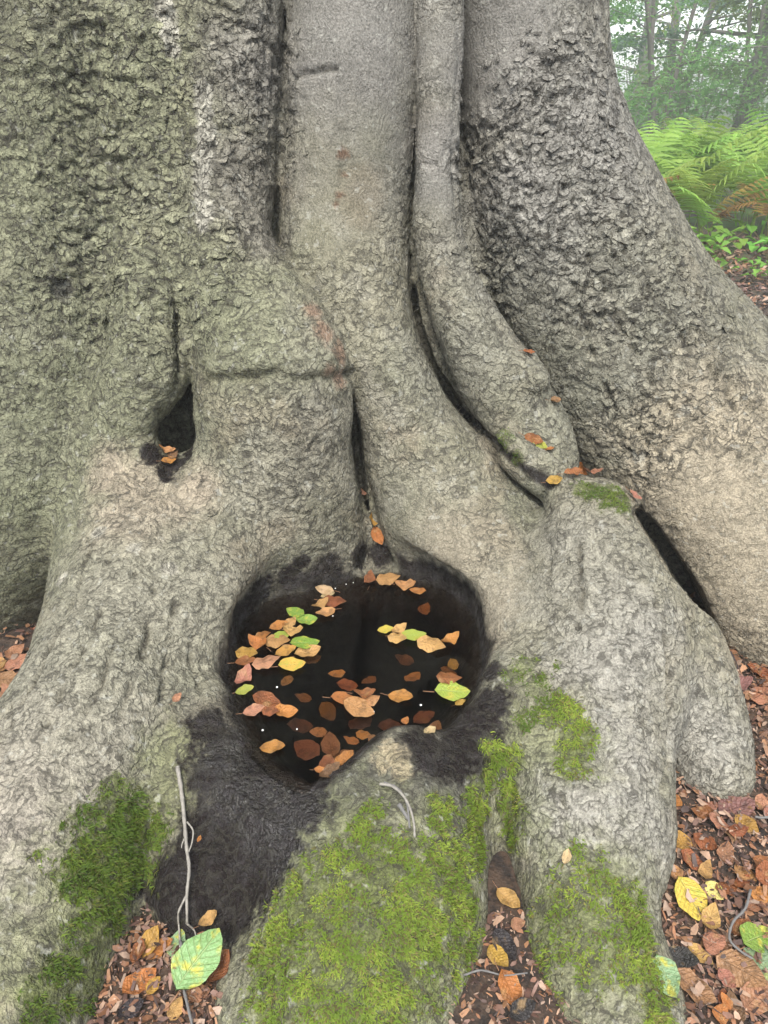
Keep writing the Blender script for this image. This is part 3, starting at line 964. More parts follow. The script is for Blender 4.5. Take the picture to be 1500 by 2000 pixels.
MOSSMAT = moss_material()
for i, ((lab, spots, dens, ln, tone), msk) in enumerate(zip(MOSS, moss_masks)):
    a_ = tri_sample(msk, 4, 200 + i)[4]
    n = int(min(42000, 190000 * a_ * dens))
    P, N, fi, g, _ = tri_sample(msk ** 2, n, 200 + i)
    # shoots stand in tufts
    tuft = sstep(-.35, .25, fbm(P, 45, 2, 300 + i) + .8 * fbm(P, 12, 2, 310 + i))
    keep = g.random(n) < tuft * .9 + .1 * (dens >= .9)
    P, N = P[keep], N[keep]
    n = len(P)
    T, S = frames(N)
    L = ln * (.55 + .8 * g.random((n, 1))) * (.35 + 1.0 * tuft[keep][:, None])
    az = g.random((n, 1)) * 2 * np.pi
    side = T * np.cos(az) + S * np.sin(az)
    dirn = N * (.55 + .3 * g.random((n, 1))) + side * .75 + T * (.35 if ln > .008 else .0)
    dirn /= np.linalg.norm(dirn, axis=1, keepdims=True)
    wv = np.cross(dirn, N)
    wv /= np.maximum(np.linalg.norm(wv, axis=1, keepdims=True), 1e-6)
    w_ = (.0007 + .0007 * g.random((n, 1))) * (1 if ln > .006 else .8)
    base = P - N * .001
    mid = base + dirn * L * .55 + N * L * .12
    tip = base + dirn * L + np.array([0, 0, -1.0]) * L * .22
    V = np.stack([base - wv * w_, base + wv * w_, mid - wv * w_, mid + wv * w_, tip], 1).reshape(-1, 3)
    F = (np.array([(0, 1, 3), (0, 3, 2), (2, 3, 4)])[None] + 5 * np.arange(n)[:, None, None]).reshape(-1, 3)
    me = mesh_np('moss_patch', V, F)
    ca, cb, cc = ((np.array([.065, .11, .016]), np.array([.13, .18, .025]), np.array([.06, .065, .02])), (np.array([.115, .175, .022]), np.array([.24, .30, .045]), np.array([.10, .085, .035])))[tone]
    q = g.random((n, 1))
    big_ = sstep(-.3, .3, fbm(P, 16, 2, 333))[:, None]
    col = ca + (cb - ca) * q * big_ + (cc - ca) * (g.random((n, 1)) < .22)
    set_attr(me, 'tint', np.repeat(col, 5, 0))
    me.materials.append(MOSSMAT)
    tag(link_mesh('moss_patch', me), lab, 'moss', 'moss patches on the roots')


# ------------------------------------------------------------------ ground sheet, litter
def gh(x, y):
    P = np.stack([np.asarray(x, np.float32).ravel(), np.asarray(y, np.float32).ravel(), np.zeros(np.size(x), np.float32)], 1)
    return .018 * vnoise(P, 2.3, 400) + .010 * vnoise(P, 7, 401) + .12 * sstep(5, 30, P[:, 1]) * vnoise(P, .12, 402)


gx = axis_coords([(-70, 7), (-2.2, .035), (2.2, .035), (6, .3), (70, 7)])
gy = axis_coords([(-25, 4), (.2, .03), (2.4, .03), (9, .25), (80, 7)])
GX, GY = np.meshgrid(gx, gy, indexing='ij')
GZ = gh(GX, GY)
nx_, ny_ = GX.shape
gi = np.arange(nx_ * ny_).reshape(nx_, ny_)
GF = np.stack([gi[:-1, :-1].ravel(), gi[1:, :-1].ravel(), gi[1:, 1:].ravel(), gi[:-1, 1:].ravel()], 1)
t = NT('forest_soil')
co = t.n('ShaderNodeTexCoord').outputs['Object']
n1 = t.noise(co, 30, 3, .65)
n2 = t.noise(co, 3.0, 2, .6)
c = t.mix(t.ramp(n1, .35, .65), (.014, .010, .008), (.055, .034, .022))
c = t.mix(t.ramp(n2, .45, .65, 0, .5), c, (.075, .045, .028))
yy = t.n('ShaderNodeSeparateXYZ', {0: co}).outputs[1]
far = t.math('MULTIPLY', t.ramp(yy, 5.5, 9.0), t.ramp(t.noise(co, 1.3, 3), .38, .58))
c = t.mix(far, c, (.055, .095, .022))
t.put(t.b.inputs['Base Color'], c)
t.b.inputs['Roughness'].default_value = .9
t.put(t.b.inputs['Normal'], t.n('ShaderNodeBump', {'Height': n1, 'Distance': .012}))
gm = mesh_np('ground', np.stack([GX.ravel(), GY.ravel(), GZ], 1), GF)
gm.materials.append(t.m)
tag(link_mesh('ground', gm), kind='structure')


def litter_material():
    t = NT('dry_litter')
    co = t.n('ShaderNodeTexCoord').outputs['Object']
    c = t.n('ShaderNodeVectorMath', {0: t.attr('tint'), 'Scale': t.math('MULTIPLY_ADD', t.noise(co, 160, 2), .9, .55)}, operation='SCALE').outputs[0]
    t.put(t.b.inputs['Base Color'], c)
    t.b.inputs['Roughness'].default_value = .62
    t.b.inputs['Specular IOR Level'].default_value = .35
    return t.m


LITTER = litter_material()
LIT_COL = np.array([(.20, .095, .050), (.13, .065, .042), (.26, .165, .11), (.055, .034, .028), (.30, .21, .155), (.19, .115, .09), (.09, .048, .036), (.24, .125, .065)], np.float32)


def litter(name, areas, seed):
    """curled scraps of leaf, husk and bark; areas: (x0, x1, y0, y1, count, size lo, size hi, pile height)"""
    g = np.random.default_rng(seed)
    VV, CC = [], []
    for x0, x1, y0, y1, n, s0, s1, ph in areas:
        x, y = x0 + (x1 - x0) * g.random(n), y0 + (y1 - y0) * g.random(n)
        P = np.stack([x, y, np.zeros(n)], 1).astype(np.float32)
        z = gh(x, y) + ph * g.random(n) ** 2
        free = body(np.stack([x, y, z], 1)) > -.004
        x, y, z = x[free], y[free], z[free]
        n = len(x)
        L = s0 + (s1 - s0) * g.random((n, 1)) ** 2.2
        wd = L * (.18 + .5 * g.random((n, 1)))
        yaw = g.random((n, 1)) * 2 * np.pi
        pit = g.normal(0, .35, (n, 1))
        rol = g.normal(0, .45, (n, 1))
        curl = g.normal(0, .25, (n, 1)) * L
        u = np.array([-.5, 0, .5, -.5, 0, .5])[None]
        v = np.array([-.5, -.5, -.5, .5, .5, .5])[None]
        lx = u * L * (1 + g.normal(0, .12, (n, 6)))
        ly = v * wd * (1 - 1.9 * np.abs(u) * g.random((n, 6))) * (1 + g.normal(0, .15, (n, 6)))
        lz = curl * (u * u * 4 - .5) * .5 + lx * np.sin(pit) + ly * np.sin(rol)
        X = x[:, None] + lx * np.cos(yaw) - ly * np.sin(yaw)
        Y = y[:, None] + lx * np.sin(yaw) + ly * np.cos(yaw)
        lz = lz - np.minimum(0, lz.min(1, keepdims=True)) * .8
        VV.append(np.stack([X, Y, z[:, None] + .002 + lz], 2))
        c_ = LIT_COL[g.choice(len(LIT_COL), n)] * (.6 + .7 * g.random((n, 1)))
        CC.append(np.repeat(c_, 6, 0))
    V = np.concatenate(VV).astype(np.float32)
    F = (np.array([(0, 1, 4, 3), (1, 2, 5, 4)])[None] + 6 * np.arange(len(V))[:, None, None]).reshape(-1, 4)
    me = mesh_np(name, V.reshape(-1, 3), F)
    set_attr(me, 'tint', np.concatenate(CC))
    me.materials.append(LITTER)
    return link_mesh(name, me)


o = litter('leaf_litter', [(.35, 1.25, .55, 2.0, 20000, .004, .024, .022), (-.65, -.15, .5, 1.25, 8000, .004, .024, .022), (.10, .40, .55, .98, 1500, .004, .022, .012), (-1.4, -.6, 1.3, 2.1, 2500, .006, .03, .02),
                         (1.0, 3.2, 1.9, 4.5, 5000, .02, .06, .02), (2.0, 4.8, 4.5, 8.5, 6500, .03, .075, .03)], 21)
tag(o, 'brown crumbled leaf litter, husks and twig scraps covering the forest floor', 'litter', kind='stuff')


# ------------------------------------------------------------------ the rain pool
exp_pool = POOL.mean(0) + (POOL - POOL.mean(0)) * (1 + .03 / np.linalg.norm(POOL - POOL.mean(0), axis=1, keepdims=True))
k = len(exp_pool)
wv_ = [(*p, POOL_Z) for p in exp_pool.tolist()] + [(*p, POOL_Z - .16) for p in exp_pool.tolist()]
wf_ = [list(range(k))[::-1], list(range(k, 2 * k))] + [[i, (i + 1) % k, k + (i + 1) % k, k + i] for i in range(k)]
wm = bpy.data.meshes.new('water')
wm.from_pydata(wv_, [], wf_)
import bmesh
bm = bmesh.new()
bm.from_mesh(wm)
bmesh.ops.recalc_face_normals(bm, faces=bm.faces)
bm.to_mesh(wm)
bm.free()
t = NT('dark_water')
t.t.nodes.remove(t.b)
co = t.n('ShaderNodeTexCoord').outputs['Object']
bmp = t.n('ShaderNodeBump', {'Height': t.noise(co, 9, 2), 'Distance': .0012})
fr = t.n('ShaderNodeFresnel', {'IOR': 1.33, 'Normal': bmp.outputs[0]})
gl = t.n('ShaderNodeBsdfGlossy', {'Color': (1, 1, 1, 1), 'Roughness': .015, 'Normal': bmp.outputs[0]})
tp_ = t.n('ShaderNodeBsdfTransparent', {'Color': (.97, .95, .92, 1)})
t.put(t.out.inputs['Surface'], t.n('ShaderNodeMixShader', {0: fr.outputs[0], 1: tp_.outputs[0], 2: gl.outputs[0]}).outputs[0])
t.put(t.out.inputs['Volume'], t.n('ShaderNodeVolumeAbsorption', {'Color': (.50, .33, .18, 1), 'Density': 20.0}).outputs[0])
wm.materials.append(t.m)
tag(link_mesh('water', wm), kind='structure')


# ------------------------------------------------------------------ beech leaves
def leaf_mesh(seed, fold, curl, wave, twist, slim=1.0, nu=11, nv=6):
    g = np.random.default_rng(seed)
    V, UV = [], []
    ph = g.random(4) * 6.28
    for i in range(nu):
        t = i / (nu - 1)
        w = .335 * slim * max(0.0, math.sin(math.pi * min(1, t ** .88))) ** .72 * (1 - .10 * t)
        w = max(w, .004)
        for j in range(nv + 1):
            s = j / nv * 2 - 1
            edge = 1 + .05 * math.sin(t * 44 + ph[0] + (1 if s > 0 else 0)) * abs(s) ** 3
            x = (t - .5) + .03 * s * s * (1 - t)
            y = s * w * edge + .05 * math.sin(t * 3 + ph[3]) * slim
            z = fold * abs(s) * w + wave * math.sin(t * 13 + ph[1] + (2 if s > 0 else 0)) * abs(s) ** 1.5 * w * 3
            z += curl * ((t - .45) ** 2 * 2.4) + .012 * math.sin(t * 40) * abs(s) * (1 - abs(s)) * 2
            z += twist * (t - .5) * s * w * 2 + .02 * math.sin(t * 5 + ph[2])
            V.append((x, y, z))
            UV.append((s * .5 + .5, t))
    F = [(i * (nv + 1) + j, (i + 1) * (nv + 1) + j, (i + 1) * (nv + 1) + j + 1, i * (nv + 1) + j + 1) for i in range(nu - 1) for j in range(nv)]
    V = np.array(V, np.float32)
    V[:, 2] -= V[:, 2].min()
    me = mesh_np('leaf', V, np.array(F))
    uv = me.uv_layers.new(name='uv')
    vi = np.zeros(len(me.loops), np.int32)
    me.loops.foreach_get('vertex_index', vi)
    uv.data.foreach_set('uv', np.array(UV, np.float32)[vi].ravel())
    return me


def leaf_material(name, green):
    t = NT(name)
    uv = t.n('ShaderNodeUVMap', uv_map='uv').outputs[0]
    sp = t.n('ShaderNodeSeparateXYZ', {0: uv})
    oi = t.n('ShaderNodeObjectInfo')
    co = t.vmath('ADD', t.n('ShaderNodeTexCoord').outputs['Object'], t.n('ShaderNodeCombineXYZ', {0: t.math('MULTIPLY', oi.outputs['Random'], 37.0), 1: t.math('MULTIPLY', oi.outputs['Random'], 11.0)}).outputs[0])
    a = t.math('ABSOLUTE', t.math('SUBTRACT', sp.outputs[0], .5))
    mid = t.ramp(a, .010, .030, 1, 0)
    sv = t.math('FRACT', t.math('MULTIPLY', t.math('SUBTRACT', sp.outputs[1], t.math('MULTIPLY', a, .42)), 9.0))
    side = t.ramp(t.math('ABSOLUTE', t.math('SUBTRACT', sv, .5)), .03, .13, 1, 0)
    vein = t.math('MAXIMUM', mid, t.math('MULTIPLY', side, .55))
    blot = t.noise(co, 3.2, 3, .6)
    base = oi.outputs['Color']
    if green:
        c = t.mix(t.ramp(blot, .50, .66), base, (.42, .40, .06))
        c = t.mix(t.ramp(t.noise(co, 7, 2), .70, .76), c, (.16, .09, .03))
        c = t.mix(t.math('MULTIPLY', vein, .35), c, (.40, .44, .20))
    else:
        dk = t.n('ShaderNodeVectorMath', {0: base, 'Scale': .55}, operation='SCALE').outputs[0]
        c = t.mix(t.ramp(blot, .46, .68), base, dk)
        c = t.mix(t.ramp(t.noise(co, 2.1, 2), .55, .7, 0, .5), c, (.42, .27, .12))
        c = t.mix(t.math('MULTIPLY', vein, .35), c, dk)
    t.put(t.b.inputs['Base Color'], c)
    t.b.inputs['Roughness'].default_value = .42
    t.b.inputs['Specular IOR Level'].default_value = .45
    hgt = t.math('SUBTRACT', t.math('MULTIPLY', t.noise(co, 14, 2), .35), t.math('MULTIPLY', vein, .5))
    nb = t.n('ShaderNodeBump', {'Height': hgt, 'Distance': .03, 'Strength': .6})
    t.put(t.b.inputs['Normal'], nb)
    tr = t.n('ShaderNodeBsdfTranslucent', {'Color': c})
    t.put(t.out.inputs['Surface'], t.n('ShaderNodeMixShader', {0: .22, 1: t.b.outputs[0], 2: tr.outputs[0]}).outputs[0])
    return t.m


LM = {False: leaf_material('dry_leaf', False), True: leaf_material('green_leaf', True)}
SHAPES = [(.10, .08, .03, .1, 1), (.22, .16, .04, .25, 1), (-.12, .08, .05, -.2, 1.08), (.2, .42, .07, .5, 1.0), (.5, .2, .06, .2, .9), (.05, .03, .02, 0, 1.12), (.8, .35, .06, .4, .9)]
LMESH = {}
for gflag in (False, True):
    for k_, sh in enumerate(SHAPES):
        me = leaf_mesh(50 + k_, *sh)
        me.materials.append(LM[gflag])
        LMESH[gflag, k_] = me


def tube(pts, radii, sides=6):
    """tapered tube along points"""
    P = [Vector(p) for p in pts]
    V, F = [], []
    for i, p in enumerate(P):
        d = (P[min(i + 1, len(P) - 1)] - P[max(i - 1, 0)]).normalized()
        a = d.cross(Vector((.13, .31, .94))).normalized()
        b = d.cross(a)
        for k in range(sides):
            t_ = 2 * math.pi * k / sides
            V.append(p + (a * math.cos(t_) + b * math.sin(t_)) * radii[i])
    for i in range(len(P) - 1):
        for k in range(sides):
            F.append((i * sides + k, i * sides + (k + 1) % sides, (i + 1) * sides + (k + 1) % sides, (i + 1) * sides + k))
    V += [P[0], P[-1]]
    nV = len(V)
    for k in range(sides):
        F.append((nV - 2, (k + 1) % sides, k, k))
        F.append((nV - 1, (len(P) - 1) * sides + k, (len(P) - 1) * sides + (k + 1) % sides, (len(P) - 1) * sides + (k + 1) % sides))
    return V, F


def poly_mesh(name, V, F, mat, smooth=True):
    me = bpy.data.meshes.new(name)
    me.from_pydata([tuple(v) for v in V], [], [list(dict.fromkeys(f)) for f in F])
    me.polygons.foreach_set('use_smooth', np.full(len(me.polygons), smooth))
    me.materials.append(mat)
    return me


def plain(name, col, rough_=.7, nscale=60, amp=.8):
    t = NT(name)
    co = t.n('ShaderNodeTexCoord').outputs['Object']
    nz_ = t.noise(co, nscale, 3)
    c = t.n('ShaderNodeVectorMath', {0: col, 'Scale': t.math('MULTIPLY_ADD', nz_, amp, 1 - amp * .5)}, operation='SCALE').outputs[0]
    t.put(t.b.inputs['Base Color'], c)
    t.b.inputs['Roughness'].default_value = rough_
    t.put(t.b.inputs['Normal'], t.n('ShaderNodeBump', {'Height': nz_, 'Distance': .002}))
    return t.m


STALK = plain('leaf_stalk', (.20, .10, .05), .6, 5)
sv_, sf_ = tube([(-.49, 0, .03), (-.60, .01, .035), (-.72, .035, .03), (-.80, .06, .02)], [.014, .011, .011, .014], 5)
STALK_ME = poly_mesh('stalk', sv_, sf_, STALK)

COLS = {'rust': (.27, .098, .035), 'orange': (.42, .175, .045), 'copper': (.33, .165, .085), 'tan': (.48, .27, .10), 'pale': (.62, .47, .25), 'ochre': (.42, .24, .05), 'yellow': (.58, .42, .07), 'lemon': (.70, .60, .20),
        'green': (.17, .30, .04), 'lime': (.34, .42, .07), 'bluegreen': (.20, .31, .16), 'purple': (.21, .10, .085), 'dark': (.035, .03, .03), 'pink': (.42, .20, .12), 'brown': (.17, .085, .045)}
WORD = {'rust': 'rust-brown', 'orange': 'orange', 'copper': 'copper-brown', 'tan': 'tan', 'pale': 'pale cream', 'ochre': 'ochre', 'yellow': 'yellow', 'lemon': 'lemon yellow', 'green': 'bright green', 'lime': 'yellow-green',
        'bluegreen': 'pale bluish green', 'purple': 'purplish brown', 'dark': 'blackened wet', 'pink': 'pinkish brown', 'brown': 'dull brown'}
GREEN = {'green', 'lime', 'bluegreen', 'lemon', 'yellow'}


def put_leaf(pos, normal, heading, length, colour, shape, label, group, stalk=True, jitter=.12):
    gflag = colour in GREEN
    o = bpy.data.objects.new('beech_leaf', LMESH[gflag, shape])
    COL.objects.link(o)
    n_ = Vector(normal).normalized()
    x_ = Vector((math.cos(heading), math.sin(heading), 0))
    x_ = (x_ - n_ * x_.dot(n_)).normalized()
    y_ = n_.cross(x_)
    M = Matrix((x_, y_, n_)).transposed().to_4x4()
    o.matrix_world = Matrix.Translation(Vector(pos)) @ M @ Matrix.Diagonal((length, length, length, 1))
    c_ = COLS[colour]
    f_ = 1 + random.uniform(-jitter, jitter) * 1.3
    o.color = (min(1, c_[0] * f_), min(1, c_[1] * f_ * (1 + random.uniform(-jitter, jitter))), c_[2] * f_, 1)
    tag(o, label, 'leaf', group)
    if stalk:
        s_ = bpy.data.objects.new('stalk', STALK_ME)
        COL.objects.link(s_)
        s_.parent = o
        if gflag:
            pass
    return o


def px_len(p, px):
    """real length of px photo pixels at point p"""
    return px / FPX * (CP * p[1] - SP * (p[2] - CAM_Z))


# leaves afloat: x, y, length in px, heading (deg), colour, shape, raft
RAFT = {'b': 'against the back wall of the pool', 's': 'in the small raft by the back left wall', 'l': 'in the long raft along the left wall', 'f': 'near the front left bank', 'c': 'in the middle front of the pool',
        'r': 'by the right bank', 'm': 'in the raft of the open middle', 'o': 'at the overflow notch'}
FLOAT = [(724, 1134, 32, 80, 'rust', 3, 'b'), (758, 1134, 44, 10, 'tan', 2, 'b'), (792, 1146, 40, -20, 'tan', 3, 'b'), (816, 1154, 30, 160, 'orange', 0, 'b'),
         (634, 1152, 34, 170, 'pale', 5, 's'), (640, 1163, 26, 10, 'pale', 0, 's'), (652, 1178, 44, -10, 'rust', 2, 's'), (626, 1184, 34, 30, 'tan', 3, 's'), (636, 1197, 36, 200, 'tan', 1, 's'),
         (577, 1196, 38, 150, 'green', 5, 'l'), (596, 1212, 42, 15, 'green', 1, 'l'), (544, 1223, 34, 20, 'orange', 0, 'l'), (568, 1217, 28, 60, 'tan', 2, 'l'), (552, 1240, 34, 40, 'lime', 5, 'l'), (574, 1236, 42, -30, 'tan', 3, 'l'),
         (514, 1242, 28, 10, 'orange', 2, 'l'), (505, 1257, 40, 150, 'orange', 3, 'l'), (542, 1256, 48, -15, 'tan', 2, 'l'), (595, 1256, 52, 10, 'green', 5, 'l'), (558, 1273, 40, 20, 'ochre', 0, 'l'), (601, 1275, 48, 25, 'tan', 1, 'l'),
         (482, 1279, 42, -10, 'ochre', 2, 'l'), (479, 1293, 38, 20, 'rust', 0, 'l'), (521, 1297, 52, 10, 'pink', 2, 'l'), (570, 1298, 48, 20, 'yellow', 5, 'l'), (478, 1327, 46, 70, 'pink', 3, 'l'), (478, 1349, 34, 20, 'lime', 0, 'l'),
         (520, 1368, 54, -5, 'rust', 5, 'f'), (496, 1389, 40, 10, 'pink', 0, 'f'), (528, 1391, 32, 0, 'rust', 2, 'f'), (556, 1391, 46, 15, 'orange', 1, 'f'), (532, 1461, 46, 5, 'orange', 0, 'f'),
         (670, 1364, 44, 10, 'orange', 5, 'c'), (700, 1383, 62, -25, 'tan', 5, 'c'), (710, 1358, 40, -10, 'rust', 3, 'c'), (724, 1371, 36, 30, 'tan', 2, 'c'), (782, 1362, 46, -12, 'orange', 0, 'c'), (792, 1409, 20, 60, 'orange', 2, 'c'),
         (883, 1351, 62, 5, 'lime', 5, 'r'), (876, 1328, 46, 0, 'rust', 2, 'r'), (899, 1373, 22, 20, 'ochre', 0, 'r'), (753, 1231, 30, 0, 'yellow', 0, 'm'), (778, 1234, 34, 40, 'tan', 3, 'm'), (776, 1249, 36, -10, 'tan', 2, 'm'),
         (807, 1241, 46, 0, 'lime', 5, 'm'), (841, 1263, 54, -15, 'tan', 2, 'm'), (879, 1254, 40, 35, 'orange', 3, 'm'), (672, 1484, 44, 45, 'orange', 4, 'o'), (626, 1505, 24, 0, 'orange', 1, 'o'), (644, 1513, 44, 30, 'brown', 3, 'o')]
for i, (x, y, ln, hd, c_, sh, rf) in enumerate(FLOAT):
    p = at_z(x, y, POOL_Z + .0025 + .0016 * (i % 5))
    put_leaf(p, (random.uniform(-.13, .13), random.uniform(-.13, .10), 1), math.radians(hd + random.uniform(-8, 8)), px_len(p, ln * 1.14), c_, sh, f'{"large " if ln >= 48 else "small " if ln <= 34 else ""}{WORD[c_]} beech leaf floating {RAFT[rf]}', 'beech leaves floating on the pool', stalk=(i % 2 == 0))
SUNK = [(658, 1316, 34, 'orange', .018), (806, 1326, 40, 'orange', .03), (622, 1430, 34, 'tan', .03), (648, 1456, 56, 'copper', .035), (686, 1448, 34, 'orange', .02), (710, 1438, 32, 'orange', .018), (600, 1464, 64, 'copper', .045),
        (636, 1492, 44, 'copper', .02), (704, 1416, 56, 'brown', .05), (592, 1364, 34, 'tan', .05), (830, 1192, 34, 'orange', .035), (560, 1330, 30, 'tan', .03), (678, 1340, 42, 'rust', .025), (884, 1300, 30, 'ochre', .03), (876, 1312, 34, 'orange', .04),
        (828, 1404, 50, 'copper', .05), (760, 1420, 46, 'brown', .05), (640, 1390, 46, 'tan', .06), (720, 1330, 36, 'tan', .05), (610, 1290, 36, 'tan', .04), (790, 1290, 40, 'copper', .06), (585, 1420, 50, 'brown', .05), (670, 1480, 50, 'copper', .04), (850, 1425, 40, 'copper', .03), (736, 1450, 40, 'copper', .02)]
for x, y, ln, c_, dp in SUNK:
    p = at_z(x, y, POOL_Z)
    d_ = ray(x, y)
    p = p + d_ * (dp / -d_[2])
    put_leaf(p, (random.uniform(-.2, .2), random.uniform(-.2, .2), 1), random.uniform(0, 6.28), px_len(p, ln * 1.05), c_, random.choice((0, 1, 2, 5)), f'{WORD[c_]} leaf sunk under the dark pool water', 'sunken leaves in the pool', stalk=False)

FOAM = plain('foam', (.75, .75, .72), .4, 40, .3)
bm = bmesh.new()
bmesh.ops.create_icosphere(bm, subdivisions=1, radius=.0022)
for v in bm.verts:
    v.co.z *= .6
fm = bpy.data.meshes.new('foam_fleck')
bm.to_mesh(fm)
bm.free()
fm.materials.append(FOAM)
for x, y, s_ in [(541, 1342, 1.3), (650, 1203, 1.2), (822, 1377, 1.4), (513, 1426, 1.3), (580, 1424, 1), (729, 1390, 1.6), (722, 1362, 1.2), (676, 1141, .9), (655, 1149, 1), (690, 1138, .8)]:
    o = link_mesh('foam_fleck', fm)
    o.location = at_z(x, y, POOL_Z + .001)
    o.scale = (s_, s_, s_)
    tag(o, 'tiny white fleck of foam on the dark pool', 'foam', 'foam flecks on the pool')

# leaves on the litter: x, y, length px, heading, colour, shape, place
PLACE = {'s': 'below the short side root', 'g': 'beside the mossy root', 'k': 'in the cleft between two mossy roots', 'v': 'in the hollow below the black overflow', 'w': 'behind the left root', 'e': 'in the cleft under the big right root'}
SHW = ['gently curved', 'cupped', 'bowed', 'curled', 'folded', 'flat', 'tightly folded']
FALL = [(1313, 1564, 44, -50, 'orange', 0, 's'), (1439, 1578, 78, 20, 'purple', 5, 's'), (1402, 1605, 44, 150, 'copper', 2, 's'), (1457, 1612, 54, -60, 'ochre', 0, 's'), (1442, 1625, 44, 10, 'rust', 2, 's'), (1325, 1640, 56, 160, 'ochre', 1, 's'),
        (1376, 1648, 50, -50, 'rust', 3, 's'), (1350, 1681, 54, -35, 'rust', 1, 's'), (1379, 1704, 42, 60, 'tan', 3, 's'), (1318, 1706, 44, 100, 'tan', 4, 's'), (1490, 1690, 50, 40, 'rust', 2, 's'),
        (1350, 1757, 94, -65, 'yellow', 5, 'g'), (1395, 1740, 46, -60, 'lemon', 5, 'g'), (1390, 1799, 58, 60, 'tan', 3, 'g'), (1394, 1846, 58, 30, 'copper', 2, 'g'), (1366, 1866, 56, -50, 'tan', 4, 'g'), (1447, 1813, 50, 40, 'rust', 1, 'g'),
        (1478, 1832, 84, 30, 'green', 5, 'g'), (1490, 1888, 90, -50, 'bluegreen', 5, 'g'), (1326, 1874, 66, -20, 'dark', 3, 'g'), (1298, 1910, 84, -75, 'bluegreen', 1, 'g'), (1352, 1930, 90, -35, 'copper', 1, 'g'), (1445, 1902, 100, -40, 'copper', 2, 'g'),
        (1420, 1913, 46, -60, 'pink', 1, 'g'), (1478, 1952, 84, 30, 'copper', 0, 'g'), (1409, 1983, 44, 60, 'orange', 2, 'g'), (1417, 1957, 34, 100, 'orange', 4, 'g'), (1475, 1768, 46, 30, 'copper', 1, 'g'), (1488, 1750, 50, 0, 'orange', 2, 'g'), (1496, 1708, 54, 70, 'rust', 0, 'g'),
        (1390, 1246, 56, -60, 'yellow', 1, 'e'), (1488, 1362, 66, 30, 'copper', 2, 'e'), (1425, 1305, 56, 60, 'dark', 3, 'e'), (1482, 1312, 50, -30, 'rust', 1, 'e'), (1445, 1340, 50, 10, 'purple', 3, 'e'), (1420, 1275, 44, -50, 'copper', 2, 'e'),
        (995, 1932, 74, -60, 'orange', 1, 'k'), (987, 1846, 70, -65, 'dark', 4, 'k'), (1010, 1806, 34, 20, 'pink', 2, 'k'), (993, 1756, 56, -50, 'tan', 6, 'k'), (975, 1870, 60, -60, 'ochre', 4, 'k'), (1020, 1975, 60, 20, 'dark', 3, 'k'),
        (310, 1856, 62, 30, 'orange', 0, 'v'), (272, 1921, 74, 50, 'orange', 1, 'v'), (300, 1926, 38, 60, 'ochre', 0, 'v'), (345, 1842, 52, 80, 'bluegreen', 5, 'v'), (289, 1842, 66, 65, 'ochre', 4, 'v'), (425, 1893, 70, 60, 'rust', 6, 'v'),
        (410, 1798, 42, 30, 'tan', 3, 'v'), (345, 1972, 44, 70, 'tan', 2, 'v'), (270, 1860, 50, 80, 'rust', 4, 'v'), (385, 1945, 50, 10, 'copper', 3, 'v'), (255, 1975, 55, 30, 'dark', 3, 'v'),
        (38, 1296, 56, 30, 'pink', 2, 'w'), (12, 1330, 60, 0, 'copper', 0, 'w'), (8, 1376, 54, 80, 'rust', 1, 'w'), (30, 1275, 44, 60, 'copper', 2, 'w'), (45, 1320, 40, 20, 'rust', 0, 'w'), (22, 1352, 44, 140, 'pink', 3, 'w')]
for i, (x, y, ln, hd, c_, sh, pl) in enumerate(FALL):
    z = .018 if pl in 'sgvk' else .02
    p = at_z(x, y, z)
    z = float(gh(p[0], p[1])[0]) + .012 + .004 * (i % 3)
    p = at_z(x, y, z)
    if body(p[None].astype(np.float32))[0] < .002:
        q = trace([(x, y)])[0]
        if not np.isnan(q[0]):
            p = q.astype(float) + np.array([0, -.004, .008])
    nrm = Vector((random.uniform(-.28, .28), random.uniform(-.35, .1), 1))
    big_l = c_ in ('yellow', 'lemon', 'green', 'bluegreen', 'purple', 'dark')
    put_leaf(p, nrm, math.radians(hd), px_len(p, ln), c_, sh, f'{"large " if ln >= 74 else "small " if ln <= 46 else ""}{SHW[sh]} {WORD[c_]} beech leaf lying {PLACE[pl]}', 'fallen beech leaves on the litter', stalk=(i % 3 != 1))
g = np.random.default_rng(77)
fill = [(.45, 1.2, .6, 1.95, 150, 'strewn thinly over the litter right of the roots'), (-.58, -.2, .5, .98, 16, 'half buried in the hollow below the overflow'), (-1.15, -.72, 1.5, 2.0, 24, 'heaped behind the left root')]
for x0, x1, y0, y1, n, where in fill:
    for _ in range(n):
        x, y = x0 + (x1 - x0) * g.random(), y0 + (y1 - y0) * g.random()
        z = float(gh(x, y)[0]) + .004 + .008 * g.random()
        if body(np.array([[x, y, z]], np.float32))[0] < .03:
            continue
        c_ = ['copper', 'rust', 'pink', 'tan', 'brown', 'copper', 'pink'][g.integers(7)]
        put_leaf((x, y, z), (g.normal(0, .2), g.normal(0, .2), 1), g.random() * 6.28, .042 + .026 * g.random(), c_, int(g.integers(7)), f'{WORD[c_]} dry beech leaf {where}', 'dry beech leaves filling the litter', stalk=False)

